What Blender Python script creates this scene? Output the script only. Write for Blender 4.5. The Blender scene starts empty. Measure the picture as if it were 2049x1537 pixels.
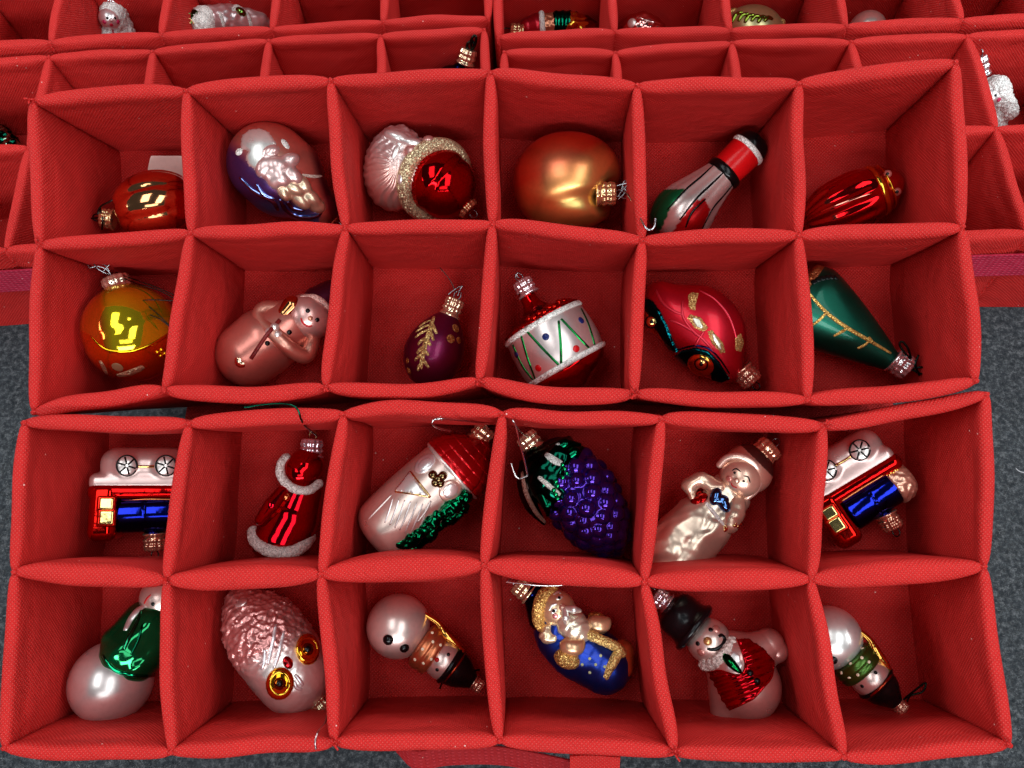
import bpy, math, random
import numpy as np
from mathutils import Vector, Matrix
from mathutils.bvhtree import BVHTree

# ------------------------------------------------------------------ camera, world, lights, exposure
random.seed(7); RNG = np.random.default_rng(7)
SC = bpy.context.scene
COL = SC.collection
F, CX, CY = 1540.0, 1024.5, 768.5            # focal length and centre in photograph pixels
CAM_H = 49.2                                  # cm above the carpet
DOWN = np.array([0.02821733, 0.37272177, 0.92751402]); DOWN /= np.linalg.norm(DOWN)   # camera frame: x right, y down, z forward
_Z = -DOWN
_Y = np.array([0, -1.0, 0]) - (np.array([0, -1.0, 0]) @ _Z) * _Z; _Y /= np.linalg.norm(_Y)
_X = np.cross(_Y, _Z)
RWC = np.stack([_X, _Y, _Z])                  # camera frame -> world
CAMPOS = np.array([0, 0, CAM_H * 0.01])
def to_world(p_cm): return np.asarray(p_cm) @ RWC.T * 0.01 + CAMPOS

cam = bpy.data.objects.new('camera', bpy.data.cameras.new('camera')); COL.objects.link(cam)
_M = RWC @ np.diag([1.0, -1.0, -1.0])
cam.matrix_world = Matrix([list(_M[0]) + [CAMPOS[0]], list(_M[1]) + [CAMPOS[1]], list(_M[2]) + [CAMPOS[2]], [0, 0, 0, 1]])
cam.data.sensor_width = 36.0; cam.data.lens = F / 2049 * 36.0
cam.data.clip_start = 0.01; cam.data.clip_end = 100
SC.camera = cam

W = bpy.data.worlds.new('World'); SC.world = W; W.use_nodes = True
W.node_tree.nodes['Background'].inputs[0].default_value = (0.75, 0.85, 1.0, 1)
W.node_tree.nodes['Background'].inputs[1].default_value = 0.055

def ceiling_lamp(loc, size, power, tint):
    l = bpy.data.lights.new('ceiling_lamp', 'AREA'); l.shape = 'RECTANGLE'; l.size, l.size_y = size
    l.energy = power; l.color = tint
    o = bpy.data.objects.new('ceiling_lamp', l); COL.objects.link(o); o.location = loc
    return o
COOL = (0.93, 0.98, 1.0)
ceiling_lamp((0.1, 2.0, 1.5), (1.6, 0.80), 38, COOL)
ceiling_lamp((2.0, 0.2, 1.45), (0.80, 1.6), 46, COOL)
ceiling_lamp((-2.0, 0.3, 1.45), (0.80, 1.6), 38, COOL)
ceiling_lamp((0.1, -2.0, 1.5), (1.6, 0.80), 56, COOL)
ceiling_lamp((0.66, -0.30, 1.9), (0.60, 1.4), 9, COOL)
ceiling_lamp((-0.55, 0.10, 2.0), (0.55, 1.2), 6.5, COOL)
ceiling_lamp((0.15, -1.25, 1.8), (1.1, 0.45), 4.5, COOL)

SC.view_settings.view_transform = 'Standard'; SC.view_settings.look = 'None'
SC.view_settings.gamma = 1.0; SC.view_settings.use_curve_mapping = False
SC.view_settings.exposure = 0.3
SC.cycles.use_denoising = True; SC.cycles.use_adaptive_sampling = True; SC.cycles.adaptive_threshold = 0.025
SC.cycles.max_bounces = 6; SC.cycles.diffuse_bounces = 3; SC.cycles.glossy_bounces = 4
SC.cycles.sample_clamp_indirect = 6.0

# ------------------------------------------------------------------ materials
def lin(r, g, b):
    f = lambda c: (c / 12.92 if c <= 0.04045 else ((c + 0.055) / 1.055) ** 2.4)
    return (f(r / 255), f(g / 255), f(b / 255))
class NT:
    def __init__(s, name):
        s.m = bpy.data.materials.new(name); s.m.use_nodes = True; s.t = s.m.node_tree
        s.b = s.t.nodes['Principled BSDF']; s.n = s.t.nodes
    def add(s, typ, **kw):
        n = s.n.new(typ)
        for k, v in kw.items():
            if k.startswith('i_'): n.inputs[k[2:].replace('_', ' ')].default_value = v
            else: setattr(n, k, v)
        return n
    def link(s, a, b): s.t.links.new(a, b)
    def math(s, op, a, b=None, c=None):
        n = s.n.new('ShaderNodeMath'); n.operation = op
        for i, v in enumerate((a, b, c)):
            if v is None: continue
            if isinstance(v, (int, float)): n.inputs[i].default_value = v
            else: s.link(v, n.inputs[i])
        return n.outputs[0]
    def mix(s, fac, a, b, typ='MIX'):
        n = s.n.new('ShaderNodeMix'); n.data_type = 'RGBA'; n.blend_type = typ
        for sock, v in ((n.inputs[0], fac), (n.inputs[6], a), (n.inputs[7], b)):
            if isinstance(v, (int, float)): sock.default_value = v
            elif isinstance(v, tuple): sock.default_value = (*v[:3], 1)
            else: s.link(v, sock)
        return n.outputs[2]
    def ramp(s, fac, stops):
        n = s.n.new('ShaderNodeValToRGB'); s.link(fac, n.inputs[0]); e = n.color_ramp.elements
        while len(e) < len(stops): e.new(0.5)
        for k, (p, c) in enumerate(stops): e[k].position = p; e[k].color = (*c, 1)
        return n.outputs[0]

def fabric_material(name, base, hi, scale=1.0, weave=False):
    t = NT(name)
    uv = t.add('ShaderNodeUVMap', uv_map='UV')
    mp = t.add('ShaderNodeMapping'); t.link(uv.outputs[0], mp.inputs[0])
    if weave:
        mp.inputs['Scale'].default_value = (300, 520, 1)
    else:
        mp.inputs['Rotation'].default_value = (0, 0, math.radians(45)); mp.inputs['Scale'].default_value = (690 * scale, 690 * scale, 1)
    vo = t.add('ShaderNodeTexVoronoi', voronoi_dimensions='2D', i_Scale=1.0, i_Randomness=0.0)
    t.link(mp.outputs[0], vo.inputs['Vector'])
    dot = t.ramp(vo.outputs['Distance'], [(0.16, (1, 1, 1)), (0.38, (0, 0, 0))])
    geo = t.add('ShaderNodeNewGeometry')
    n1 = t.add('ShaderNodeTexNoise', i_Scale=38.0, i_Detail=4.0); t.link(geo.outputs['Position'], n1.inputs['Vector'])
    n2 = t.add('ShaderNodeTexNoise', i_Scale=2600.0, i_Detail=2.0); t.link(geo.outputs['Position'], n2.inputs['Vector'])
    n3 = t.add('ShaderNodeTexNoise', i_Scale=110.0, i_Detail=3.0); t.link(geo.outputs['Position'], n3.inputs['Vector'])
    c0 = t.mix(t.math('MULTIPLY', n1.outputs[0], 0.8), base, tuple(x * 0.66 for x in base))
    c1 = t.mix(t.math('MULTIPLY', t.math('MULTIPLY', dot, t.math('MULTIPLY_ADD', n2.outputs[0], 0.5, 0.3)), 0.8 if not weave else 0.7), c0, hi)
    sv = t.add('ShaderNodeTexVoronoi', i_Scale=210.0); t.link(geo.outputs['Position'], sv.inputs['Vector'])
    ss = t.add('ShaderNodeSeparateColor'); t.link(sv.outputs['Color'], ss.inputs[0])
    fleck = t.math('MULTIPLY', t.math('LESS_THAN', sv.outputs['Distance'], 0.085), t.math('GREATER_THAN', ss.outputs[0], 0.95))
    c1 = t.mix(t.math('MULTIPLY', fleck, 0.75), c1, (0.75, 0.55, 0.5))
    t.link(c1, t.b.inputs['Base Color'])
    t.b.inputs['Roughness'].default_value = 0.62
    t.b.inputs['Specular IOR Level'].default_value = 0.12
    t.b.inputs['Sheen Weight'].default_value = 0.0; t.b.inputs['Sheen Roughness'].default_value = 0.4
    t.b.inputs['Sheen Tint'].default_value = (1, 0.65, 0.65, 1)
    b1 = t.add('ShaderNodeBump', i_Strength=0.75, i_Distance=0.0006); t.link(dot, b1.inputs['Height'])
    b2 = t.add('ShaderNodeBump', i_Strength=0.35, i_Distance=0.005); t.link(n3.outputs[0], b2.inputs['Height']); t.link(b1.outputs[0], b2.inputs['Normal'])
    t.link(b2.outputs[0], t.b.inputs['Normal'])
    return t.m
M_FAB = fabric_material('red_nonwoven_fabric', (0.53, 0.0145, 0.0125), (0.74, 0.10, 0.09))
M_WEB = fabric_material('magenta_woven_webbing', (0.46, 0.020, 0.055), (0.66, 0.10, 0.17), weave=True)
M_STRAP = fabric_material('red_woven_strap', (0.30, 0.009, 0.012), (0.48, 0.04, 0.05), weave=True)

def glass(name, metallic, rough, coat=0.0, bump=0.0, bscale=90.0, rvar=0.06):
    t = NT(name)
    a = t.add('ShaderNodeAttribute', attribute_name='Col')
    geo = t.add('ShaderNodeNewGeometry')
    n1 = t.add('ShaderNodeTexNoise', i_Scale=bscale, i_Detail=3.0); t.link(geo.outputs['Position'], n1.inputs['Vector'])
    n2 = t.add('ShaderNodeTexNoise', i_Scale=420.0, i_Detail=4.0); t.link(geo.outputs['Position'], n2.inputs['Vector'])
    dk = t.ramp(n2.outputs[0], [(0.30, (0.93, 0.93, 0.93)), (0.55, (1, 1, 1))])
    t.link(t.mix(1.0, a.outputs['Color'], dk, 'MULTIPLY'), t.b.inputs['Base Color'])
    t.b.inputs['Metallic'].default_value = metallic
    t.link(t.math('MULTIPLY_ADD', n1.outputs[0], rvar * 2, rough - rvar), t.b.inputs['Roughness'])
    t.b.inputs['Coat Weight'].default_value = coat; t.b.inputs['Coat Roughness'].default_value = 0.06
    if bump:
        b = t.add('ShaderNodeBump', i_Strength=bump, i_Distance=0.002); t.link(n1.outputs[0], b.inputs['Height']); t.link(b.outputs[0], t.b.inputs['Normal'])
    return t.m
M_MIR = glass('mirrored_glass', 1.0, 0.09, 0.0, 0.10)
M_PRL = glass('pearl_lacquer', 0.74, 0.30, 0.06, 0.04)
M_SAT = glass('satin_lacquer', 0.85, 0.36, 0.15, 0.05)
M_PNT = glass('gloss_paint', 0.0, 0.22, 0.0, 0.03)
M_PNT.node_tree.nodes['Principled BSDF'].inputs['Specular IOR Level'].default_value = 0.25
M_WIR = glass('wire_metal', 1.0, 0.25, 0.0, 0.0)
M_PAP = glass('paper_card', 0.0, 0.8)
M_PEACH = glass('orange_lustre', 0.88, 0.33, 0.12, 0.05)
M_GLD = glass('gold_lustre', 0.86, 0.08, 0.2, 0.06, rvar=0.03)

def glitter(name, scale, amount, metallic, rough):
    t = NT(name)
    a = t.add('ShaderNodeAttribute', attribute_name='Col')
    geo = t.add('ShaderNodeNewGeometry')
    vo = t.add('ShaderNodeTexVoronoi', i_Scale=scale); t.link(geo.outputs['Position'], vo.inputs['Vector'])
    sub = t.add('ShaderNodeVectorMath', operation='SUBTRACT'); t.link(vo.outputs['Color'], sub.inputs[0]); sub.inputs[1].default_value = (0.5, 0.5, 0.5)
    sc = t.add('ShaderNodeVectorMath', operation='SCALE'); t.link(sub.outputs[0], sc.inputs[0]); sc.inputs['Scale'].default_value = amount
    ad = t.add('ShaderNodeVectorMath', operation='ADD'); t.link(geo.outputs['Normal'], ad.inputs[0]); t.link(sc.outputs[0], ad.inputs[1])
    no = t.add('ShaderNodeVectorMath', operation='NORMALIZE'); t.link(ad.outputs[0], no.inputs[0]); t.link(no.outputs[0], t.b.inputs['Normal'])
    sp = t.add('ShaderNodeSeparateColor'); t.link(vo.outputs['Color'], sp.inputs[0])
    dk = t.ramp(sp.outputs[0], [(0.0, (0.45, 0.45, 0.45)), (0.8, (1.1, 1.1, 1.1))])
    t.link(t.mix(1.0, a.outputs['Color'], dk, 'MULTIPLY'), t.b.inputs['Base Color'])
    t.b.inputs['Metallic'].default_value = metallic; t.b.inputs['Roughness'].default_value = rough
    return t.m
M_GLT = glitter('glitter', 2000.0, 1.35, 0.6, 0.35)
M_FRO = glitter('sugar_frost', 2000.0, 0.9, 0.05, 0.55)

WHITE = lin(238, 236, 230); PEARL = lin(236, 226, 220); PINKP = lin(226, 186, 178); SILVER = lin(225, 225, 228)
GOLD = lin(236, 190, 100); COPPER = lin(222, 140, 90); RED = lin(190, 16, 22); DRED = lin(140, 6, 16); ROSE = lin(205, 40, 60)
GREEN = lin(10, 120, 70); DGREEN = lin(4, 70, 50); TEAL = lin(10, 110, 110); BLUE = lin(30, 50, 170); NAVY = lin(24, 34, 90)
PURPLE = lin(58, 24, 150); PLUM = lin(110, 30, 80); BLACK = lin(7, 7, 8); ORANGE = lin(225, 95, 20); STEEL = lin(150, 150, 155); DWIRE = lin(60, 60, 58)
YGOLD = lin(235, 185, 30); SKIN = lin(232, 190, 170); BROWN = lin(110, 50, 35)

# ------------------------------------------------------------------ scene helpers
def thing(name, label, cat, loc, group=None):
    o = bpy.data.objects.new(name, None); COL.objects.link(o); o.empty_display_size = 0.01
    o.location = loc; o['label'] = label; o['category'] = cat
    if group: o['group'] = group
    return o
def add_mesh(name, verts, faces, mat, parent=None, origin=None, col=None, uv=None, smooth=True):
    origin = np.zeros(3) if origin is None else np.asarray(origin)
    me = bpy.data.meshes.new(name)
    v = np.asarray(verts, float) - origin
    if isinstance(faces, np.ndarray):
        m = len(faces); me.vertices.add(len(v)); me.vertices.foreach_set('co', v.astype(np.float32).ravel())
        me.loops.add(4 * m); me.loops.foreach_set('vertex_index', faces.astype(np.int32).ravel())
        me.polygons.add(m); me.polygons.foreach_set('loop_start', np.arange(0, 4 * m, 4, dtype=np.int32)); me.update(calc_edges=True)
    else: me.from_pydata(v.tolist(), [], faces)
    if smooth: me.polygons.foreach_set('use_smooth', np.ones(len(me.polygons), bool))
    if col is not None:
        c = np.ones((len(v), 4), np.float32); c[:, :3] = col
        at = me.color_attributes.new('Col', 'FLOAT_COLOR', 'POINT'); at.data.foreach_set('color', c.ravel())
    if uv is not None:
        lay = me.uv_layers.new(name='UV'); li = np.zeros(len(me.loops), np.int32); me.loops.foreach_get('vertex_index', li)
        lay.data.foreach_set('uv', np.asarray(uv, np.float32)[li].ravel())
    me.materials.append(mat); me.update()
    o = bpy.data.objects.new(name, me); COL.objects.link(o)
    if parent is not None: o.parent = parent
    else: o.location = origin
    return o

# ------------------------------------------------------------------ trays
def rodr(r):
    r = np.asarray(r, float); th = np.linalg.norm(r); k = r / th
    K = np.array([[0, -k[2], k[1]], [k[2], 0, -k[0]], [-k[1], k[0], 0]])
    return np.eye(3) + math.sin(th) * K + (1 - math.cos(th)) * K @ K
CELL, DEP, HGT = 8.0, 8.02, 7.6
POSE = {'A': ([-0.12126, 0.02271, -0.00963], [-0.7718, 9.3963, 37.6087]),
        'B': ([-0.07777, 0.04637, -0.00254], [-1.3807, -7.6886, 39.5590])}
NODES = {
 'A': [[(45,845),(375,848),(685,828),(1005,828),(1325,838),(1650,852),(1978,788)],
       [(25,1145),(330,1162),(640,1150),(968,1132),(1290,1165),(1625,1160),(1972,1135)],
       [(5,1500),(340,1508),(668,1488),(1000,1484),(1350,1508),(1690,1517),(2022,1492)]],
 'B': [[(62,200),(370,180),(660,160),(980,143),(1275,170),(1600,165),(1915,122)],
       [(75,490),(380,465),(690,455),(985,447),(1285,480),(1600,470),(1928,455)],
       [(65,825),(325,780),(650,775),(958,762),(1270,788),(1618,800),(1955,762)]]}
def ray(px, py): return np.array([(px - CX) / F, (py - CY) / F, 1.0])
def hit(px, py, n, d):
    r = ray(px, py); return r * (d / (r @ n))
FLOORS = {}
def unit(v): v = np.asarray(v, float); return v / np.linalg.norm(v)

def panel(parent, name, P0, P1, Q0, Q1, up, tmax, bow, tend, seed, origin, ns=24, crown=0.06, pinch=4.2):
    """a padded fabric wall between two seams; P top ends, Q bottom ends, all cm in the camera frame"""
    rg = np.random.default_rng(seed); ph = rg.uniform(0, 6.28, 6); am = rg.normal(0, 1, 6)
    Ln = np.linalg.norm(P1 - P0); H = np.linalg.norm(((P0 - Q0) + (P1 - Q1)) / 2)
    V, UV = [], []
    side = [0, .12, .28, .45, .62, .78, .88, .925, .955, 1.0]
    prof = [(-1, v, None) for v in side[:-1]] + [(0, 1, a) for a in np.linspace(-90, 90, 13)] + [(1, v, None) for v in side[:-1][::-1]]
    for k in range(ns):
        s = k / (ns - 1); lens = max(0.0, 1 - abs(2 * s - 1) ** pinch) ** 0.62
        t = tend + (tmax - tend) * lens
        top = P0 + (P1 - P0) * s; bot = Q0 + (Q1 - Q0) * s
        d = unit(P1 - P0); nrm = unit(np.cross(d, up))
        wob = sum(am[i] * 0.028 * math.sin((i + 1) * math.pi * s + ph[i]) for i in range(3)) * lens
        arc = 0
        last = None
        for (sd, v, a) in prof:
            if a is None:
                h = v * (1 - t / H); th = t * (0.62 + 0.38 * math.sin(min(1, v * 1.05) * math.pi / 2)) * sd
                th -= 0.055 * sd * math.exp(-((v - .925) / .022) ** 2) * lens; th += 0.10 * lens * math.sin(5.5 * v + ph[3] + 3 * s) * am[3] * 0.6
            else:
                ar = math.radians(a); h = 1 - t / H + (t / H) * abs(math.cos(ar)) ** .72; th = t * math.copysign(abs(math.sin(ar)) ** .72, ar)
            lat = (bow * math.sin(math.pi * s) + wob) * (0.25 + 0.75 * h)
            p = bot + (top - bot) * h + up * (crown * lens - 0.10 * (1 - lens)) * h + nrm * (th + lat)
            if last is not None: arc += np.linalg.norm(p - last)
            last = p; V.append(p); UV.append((s * Ln * 0.01, arc * 0.01))
    m = len(prof); Fc = []
    for k in range(ns - 1):
        for j in range(m - 1):
            a = k * m + j; Fc.append((a, a + 1, a + m + 1, a + m))
    Fc.append(tuple(range(m))[::-1]); Fc.append(tuple((ns - 1) * m + j for j in range(m)))
    return add_mesh(name, to_world(np.array(V)), Fc, M_FAB, parent, origin, uv=UV)

def tube_mesh(pts, r, n=8, taper=None):
    pts = np.asarray(pts, float); V, Fc = [], []; m = len(pts)
    tan = np.gradient(pts, axis=0); u = None
    for k in range(m):
        t = unit(tan[k] + 1e-12)
        if u is None:
            u = np.cross(t, [0.3, 0.5, 0.81]); u = unit(u)
        u = unit(u - (u @ t) * t); w = np.cross(t, u)
        rr = r if taper is None else r * taper[k]
        for j in range(n):
            a = 2 * math.pi * j / n; V.append(pts[k] + rr * (math.cos(a) * u + math.sin(a) * w))
    for k in range(m - 1):
        for j in range(n):
            a = k * n + j; b = k * n + (j + 1) % n; Fc.append((a, b, b + n, a + n))
    Fc.append(tuple(range(n))[::-1]); Fc.append(tuple((m - 1) * n + j for j in range(n)))
    return np.array(V), Fc
def smooth_path(pts, n=8):
    p = np.asarray(pts, float)
    if len(p) < 3: return np.array([p[0] + (p[1] - p[0]) * t for t in np.linspace(0, 1, n)])
    q = np.vstack([2 * p[0] - p[1], p, 2 * p[-1] - p[-2]]); out = []
    for i in range(1, len(q) - 2):
        for t in np.linspace(0, 1, n, endpoint=False):
            a, b, c, d = q[i - 1], q[i], q[i + 1], q[i + 2]
            out.append(0.5 * ((2 * b) + (-a + c) * t + (2 * a - 5 * b + 4 * c - d) * t * t + (-a + 3 * b - 3 * c + d) * t ** 3))
    out.append(p[-1]); return np.array(out)

def seam(parent, P, Q, up, origin, seed, size=1.0, tuft=False):
    rg = np.random.default_rng(seed)
    ts = np.linspace(0, 1, 12); side = unit(np.cross(up, [1, 0.2, 0.1])); s2 = np.cross(up, side)
    pts = [Q + (P - Q) * t + side * rg.normal(0, .025) + s2 * rg.normal(0, .025) for t in ts]
    pts[-1] = pts[-1] - up * 0.02
    V, Fc = tube_mesh(pts, 0.17 * size, 8, [1] * 9 + [1.1, 1.25, 0.7])
    V = V + rg.normal(0, .012, V.shape)
    add_mesh('corner_seam', to_world(V), Fc, M_FAB, parent, origin, uv=V[:, :2] * 0.01)
    if tuft:
        for k in range(3):
            a = rg.uniform(0, 6.28); d = math.cos(a) * side + math.sin(a) * s2
            pt = [P - up * 0.1, P + up * .12 + d * .12, P + up * rg.uniform(.12, .25) + d * rg.uniform(.2, .36)]
            V, Fc = tube_mesh(smooth_path(pt, 5), 0.055, 5)
            add_mesh('thread_tuft', to_world(V), Fc, M_FAB, parent, origin, uv=V[:, :2] * 0.01)

def build_tray(key, top, bot, up, label, bows={}, tm=(0.42, 0.35), tufts=(), skip_front=False):
    """top/bot: (rows+1)x(cols+1) node grids in camera cm; row 0 is the far side"""
    R, Cn = len(top) - 1, len(top[0]) - 1
    base = to_world(np.mean([bot[j][i] for j in range(R + 1) for i in range(Cn + 1)], axis=0))
    root = thing('ornament_tray', label, 'tray', base, 'red fabric ornament trays')
    sd = {'A': 100, 'B': 200, 'C': 300, 'D': 400, 'E': 500, 'F': 600}[key]
    for j in range(R + 1):
        for i in range(Cn):
            nm = 'wall_panel' if j in (0, R) else 'divider_panel'
            panel(root, nm, top[j][i], top[j][i + 1], bot[j][i], bot[j][i + 1], up, tm[0] * (1.45 if (key == 'A' and j == 1) else 1.0) * RNG.uniform(.9, 1.1), bows.get(('h', j, i), RNG.normal(0, .06)), 0.13, sd + j * 10 + i, base, pinch=2.4 if (key == 'A' and j == 1) else 4.2)
    for j in range(R):
        for i in range(Cn + 1):
            nm = 'wall_panel' if i in (0, Cn) else 'divider_panel'
            panel(root, nm, top[j][i], top[j + 1][i], bot[j][i], bot[j + 1][i], up, tm[1], bows.get(('v', j, i), RNG.normal(0, .06)), 0.13, sd + 50 + j * 10 + i, base)
    for j in range(R + 1):
        for i in range(Cn + 1):
            seam(root, top[j][i], bot[j][i], up, base, sd + 7 * j + i, 1.0, (j, i) in tufts)
    for j in range(R):
        for i in range(Cn):
            a, b, c, d = bot[j][i], bot[j][i + 1], bot[j + 1][i + 1], bot[j + 1][i]
            V, UV, Fc, n = [], [], [], 12
            for y in range(n):
                for x in range(n):
                    u, v = x / (n - 1), y / (n - 1)
                    p = (a * (1 - u) + b * u) * (1 - v) + (d * (1 - u) + c * u) * v
                    p = p + up * (0.12 + 0.16 * (math.sin(math.pi * u) * math.sin(math.pi * v)) ** 0.5)
                    V.append(p); UV.append((u * CELL * .01, v * DEP * .01))
            Fc = [(y * n + x, y * n + x + n, y * n + x + n + 1, y * n + x + 1) for y in range(n - 1) for x in range(n - 1)]
            add_mesh('floor_panel', to_world(V), Fc, M_FAB, root, base, uv=UV)
    a, b, c, d = bot[0][0], bot[0][Cn], bot[R][Cn], bot[R][0]
    V = [p + up * s for s in (0.10, -0.05) for p in (a, b, c, d)]
    add_mesh('base_board', to_world(V), [(0, 3, 2, 1), (4, 5, 6, 7), (0, 1, 5, 4), (1, 2, 6, 5), (2, 3, 7, 6), (3, 0, 4, 7)], M_FAB, root, base, uv=np.array(V)[:, :2] * .01, smooth=False)
    return root, base

def ribbon(parent, name, path, wdir, width, origin, thick=0.10, mat=None):
    path = smooth_path(path, 8); m = len(path); V, UV = [], []
    tan = np.gradient(path, axis=0); L = 0
    for k in range(m):
        w = unit(np.asarray(wdir[k * len(wdir) // m] if isinstance(wdir, list) else wdir)); t = unit(tan[k]); nn = unit(np.cross(t, w))
        if k: L += np.linalg.norm(path[k] - path[k - 1])
        for (x, y) in ((-1, -1), (-.5, -1), (0, -1), (.5, -1), (1, -1), (1, 1), (.5, 1), (0, 1), (-.5, 1), (-1, 1)):
            V.append(path[k] + w * (x * width / 2) + nn * (y * thick / 2)); UV.append((L * .01, x * width / 2 * .01))
    n = 10; Fc = [(k * n + j, k * n + (j + 1) % n, k * n + n + (j + 1) % n, k * n + n + j) for k in range(m - 1) for j in range(n)]
    Fc.append(tuple(range(n))[::-1]); Fc.append(tuple((m - 1) * n + j for j in range(n)))
    return add_mesh(name, to_world(np.array(V)), Fc, mat or M_WEB, parent, origin, uv=UV, smooth=False)

LABELS = {
 'A': 'red fabric tray of twelve cells nearest the viewer, with strap handle in front',
 'B': 'red fabric tray of twelve cells propped up in the middle, holding drum and car',
 'C': 'red fabric tray behind at left, partly covered by the propped middle tray',
 'D': 'red fabric tray behind at right, partly covered by the propped middle tray',
 'E': 'red fabric tray at the top left edge holding a white hooded figure',
 'F': 'red fabric tray at the top right edge holding a lying red and green figure'}
TRAY = {}; BOT = {}
for key in 'AB':
    r, T = POSE[key]; R = rodr(r); T = np.array(T); n = R[:, 2]; up = -n
    d_top = T @ n
    top = [[hit(x, y, n, d_top) for (x, y) in row] for row in NODES[key]]
    bot = []
    for j in range(3):
        br = []
        for i in range(7):
            g = R @ np.array([(i - 3) * CELL * 0.985, (j - 1) * DEP, 0]) + T
            br.append(0.6 * g + 0.4 * top[j][i] + n * HGT)
        bot.append(br)
    bows = {}
    if key == 'A': bows = {('h', 0, 2): -.32, ('h', 0, 1): -.1, ('h', 1, 2): -.05, ('h', 2, 0): .12, ('h', 2, 5): .1, ('h', 0, 5): .12}
    if key == 'B': bows = {('h', 2, 1): .35, ('h', 2, 2): .32, ('h', 2, 3): .42, ('h', 2, 4): .1, ('h', 2, 5): .2, ('h', 0, 0): -.15, ('h', 0, 1): -.15, ('h', 2, 0): -.1, ('h', 1, 0): .0}
    TRAY[key] = build_tray(key, top, bot, up, LABELS[key], bows, tufts=((1, 1), (2, 2), (2, 4), (2, 6), (0, 5)) if key == 'A' else ((1, 0), (2, 1), (2, 2), (2, 4), (0, 0), (2, 3)))
    FLOORS[key] = (n, d_top + HGT - 0.25); BOT[key] = bot

# added box to shade the carpet in the gap; also props the front trays
_a = to_world(np.array([BOT['A'][0][i] for i in range(7)])); _b = to_world(np.array([BOT['B'][2][i] for i in range(7)]))
_y = (_a[:, 1].mean() + _b[:, 1].mean()) / 2; _h = min(_a[:, 2].min(), _b[:, 2].min()) - 0.004
def prop_box():
    root = thing('gap_shade_box', 'red box added to block light under the gap between the two front trays', 'box', (0, _y + .02, 0))
    for nm, x0, x1, y0, y1, z0, z1 in (('box_body', -.215, .215, _y - .018, _y + .062, 0.001, _h - .004), ('box_lid', -.217, .217, _y - .020, _y + .064, _h - .0035, _h)):
        pts, Fc, UV = [], [], []; r = .003
        ring = [(x0 + r, y0), (x1 - r, y0), (x1, y0 + r), (x1, y1 - r), (x1 - r, y1), (x0 + r, y1), (x0, y1 - r), (x0, y0 + r)]
        for z, s_ in ((z0, .99), (z0 + .001, 1), (z1 - .001, 1), (z1, .99)):
            for (x, y) in ring: pts.append((x * s_, _y + .022 + (y - _y - .022) * s_, z)); UV.append((x, y + z))
        Fc = [(k * 8 + j, k * 8 + (j + 1) % 8, k * 8 + 8 + (j + 1) % 8, k * 8 + 8 + j) for k in range(3) for j in range(8)] + [tuple(range(8))[::-1], tuple(range(24, 32))]
        add_mesh(nm, np.array(pts), Fc, M_FAB, root, np.array([0, _y + .02, 0]), uv=UV, smooth=False)
prop_box()

# flat trays on the carpet behind: level planes
CD_TOP = 41.5; CD_H = CAM_H - CD_TOP - 0.06       # their soft front walls bulge a little outwards at the carpet
def flat_tray(key, front_or_back, nodes, before, after, rows, sign):
    P = [hit(x, y, DOWN, CD_TOP) for (x, y) in nodes]
    ex = unit(P[-1] - P[0]); ey = unit(np.cross(ex, DOWN))          # ey: to the far side
    if ey[1] > 0: ey = -ey
    P = [P[0] - ex * CELL * k for k in range(before, 0, -1)] + P + [P[-1] + ex * CELL * (k + 1) for k in range(after)]
    if front_or_back == 'back': top = [[p - ey * DEP * j for p in P] for j in range(rows + 1)]
    else: top = [[p + ey * DEP * (rows - j) for p in P] for j in range(rows + 1)]
    bot = [[p + DOWN * CD_H - ey * (1.1 if j == rows else 0) for p in row] for j, row in enumerate(top)]
    TRAY[key] = build_tray(key, top, bot, -DOWN, LABELS[key])
    FLOORS[key] = (DOWN, CD_TOP + CD_H - 0.25)
    return top, bot, ex, ey
GC = flat_tray('C', 'back', [(96,113),(304,101),(536,80),(761,70),(968,58)], 2, 0, 2, 1)
GD = flat_tray('D', 'back', [(1009,102),(1231,104),(1465,84),(1704,82),(1937,70)], 0, 2, 2, 1)
GE = flat_tray('E', 'front', [(99,82),(321,68),(543,56),(766,42),(976,34)], 2, 0, 2, 1)
GF = flat_tray('F', 'front', [(998,72),(1231,61),(1462,58),(1694,50),(1926,38)], 0, 2, 2, 1)
# webbing handles: C and D across the front wall, A looping out in front
for key, G in (('C', GC), ('D', GD)):
    top, bot, ex, ey = G; root, base = TRAY[key]
    a, b = top[2][0], top[2][6]
    lo = DOWN * 2.3 - ey * 0.98; tl = unit(DOWN * CD_H - ey * 1.1)
    ribbon(root, 'strap_handle', [a + lo + ex * .4, a * .75 + b * .25 + lo, a * .5 + b * .5 + lo, a * .25 + b * .75 + lo, b + lo - ex * .4], tl, 2.1, base)
    for s_ in (0.6, 47.0):
        ribbon(root, 'binding_strip', [a + ex * s_ + DOWN * .6 - ey * .72, a + ex * (s_ + .1) + DOWN * 3.4 - ey * 1.18, a + ex * (s_ + .6) + DOWN * 6.4 - ey * 1.45], ex, .8, base, 0.08, M_FAB)
root, base = TRAY['A']
nA = FLOORS['A'][0]
def atA(px, py, depth): return hit(px, py, nA, np.array(POSE['A'][1]) @ nA + depth)
ribbon(root, 'strap_handle', [atA(790,1485,2.5), atA(830,1520,2.6), atA(900,1512,2.7), atA(1000,1512,2.8), atA(1110,1532,2.9), atA(1190,1552,3.0), atA(1230,1575,3.0)], unit(np.array([0.1, 1, 0.25])), 1.1, base, 0.10, M_STRAP)
ribbon(root, 'handle_tab', [atA(1140,1530,2.0), atA(1180,1528,2.1), atA(1240,1532,2.1)], unit(np.array([0.0, 1, 0.3])), 1.1, base, 0.15, M_FAB)

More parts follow.
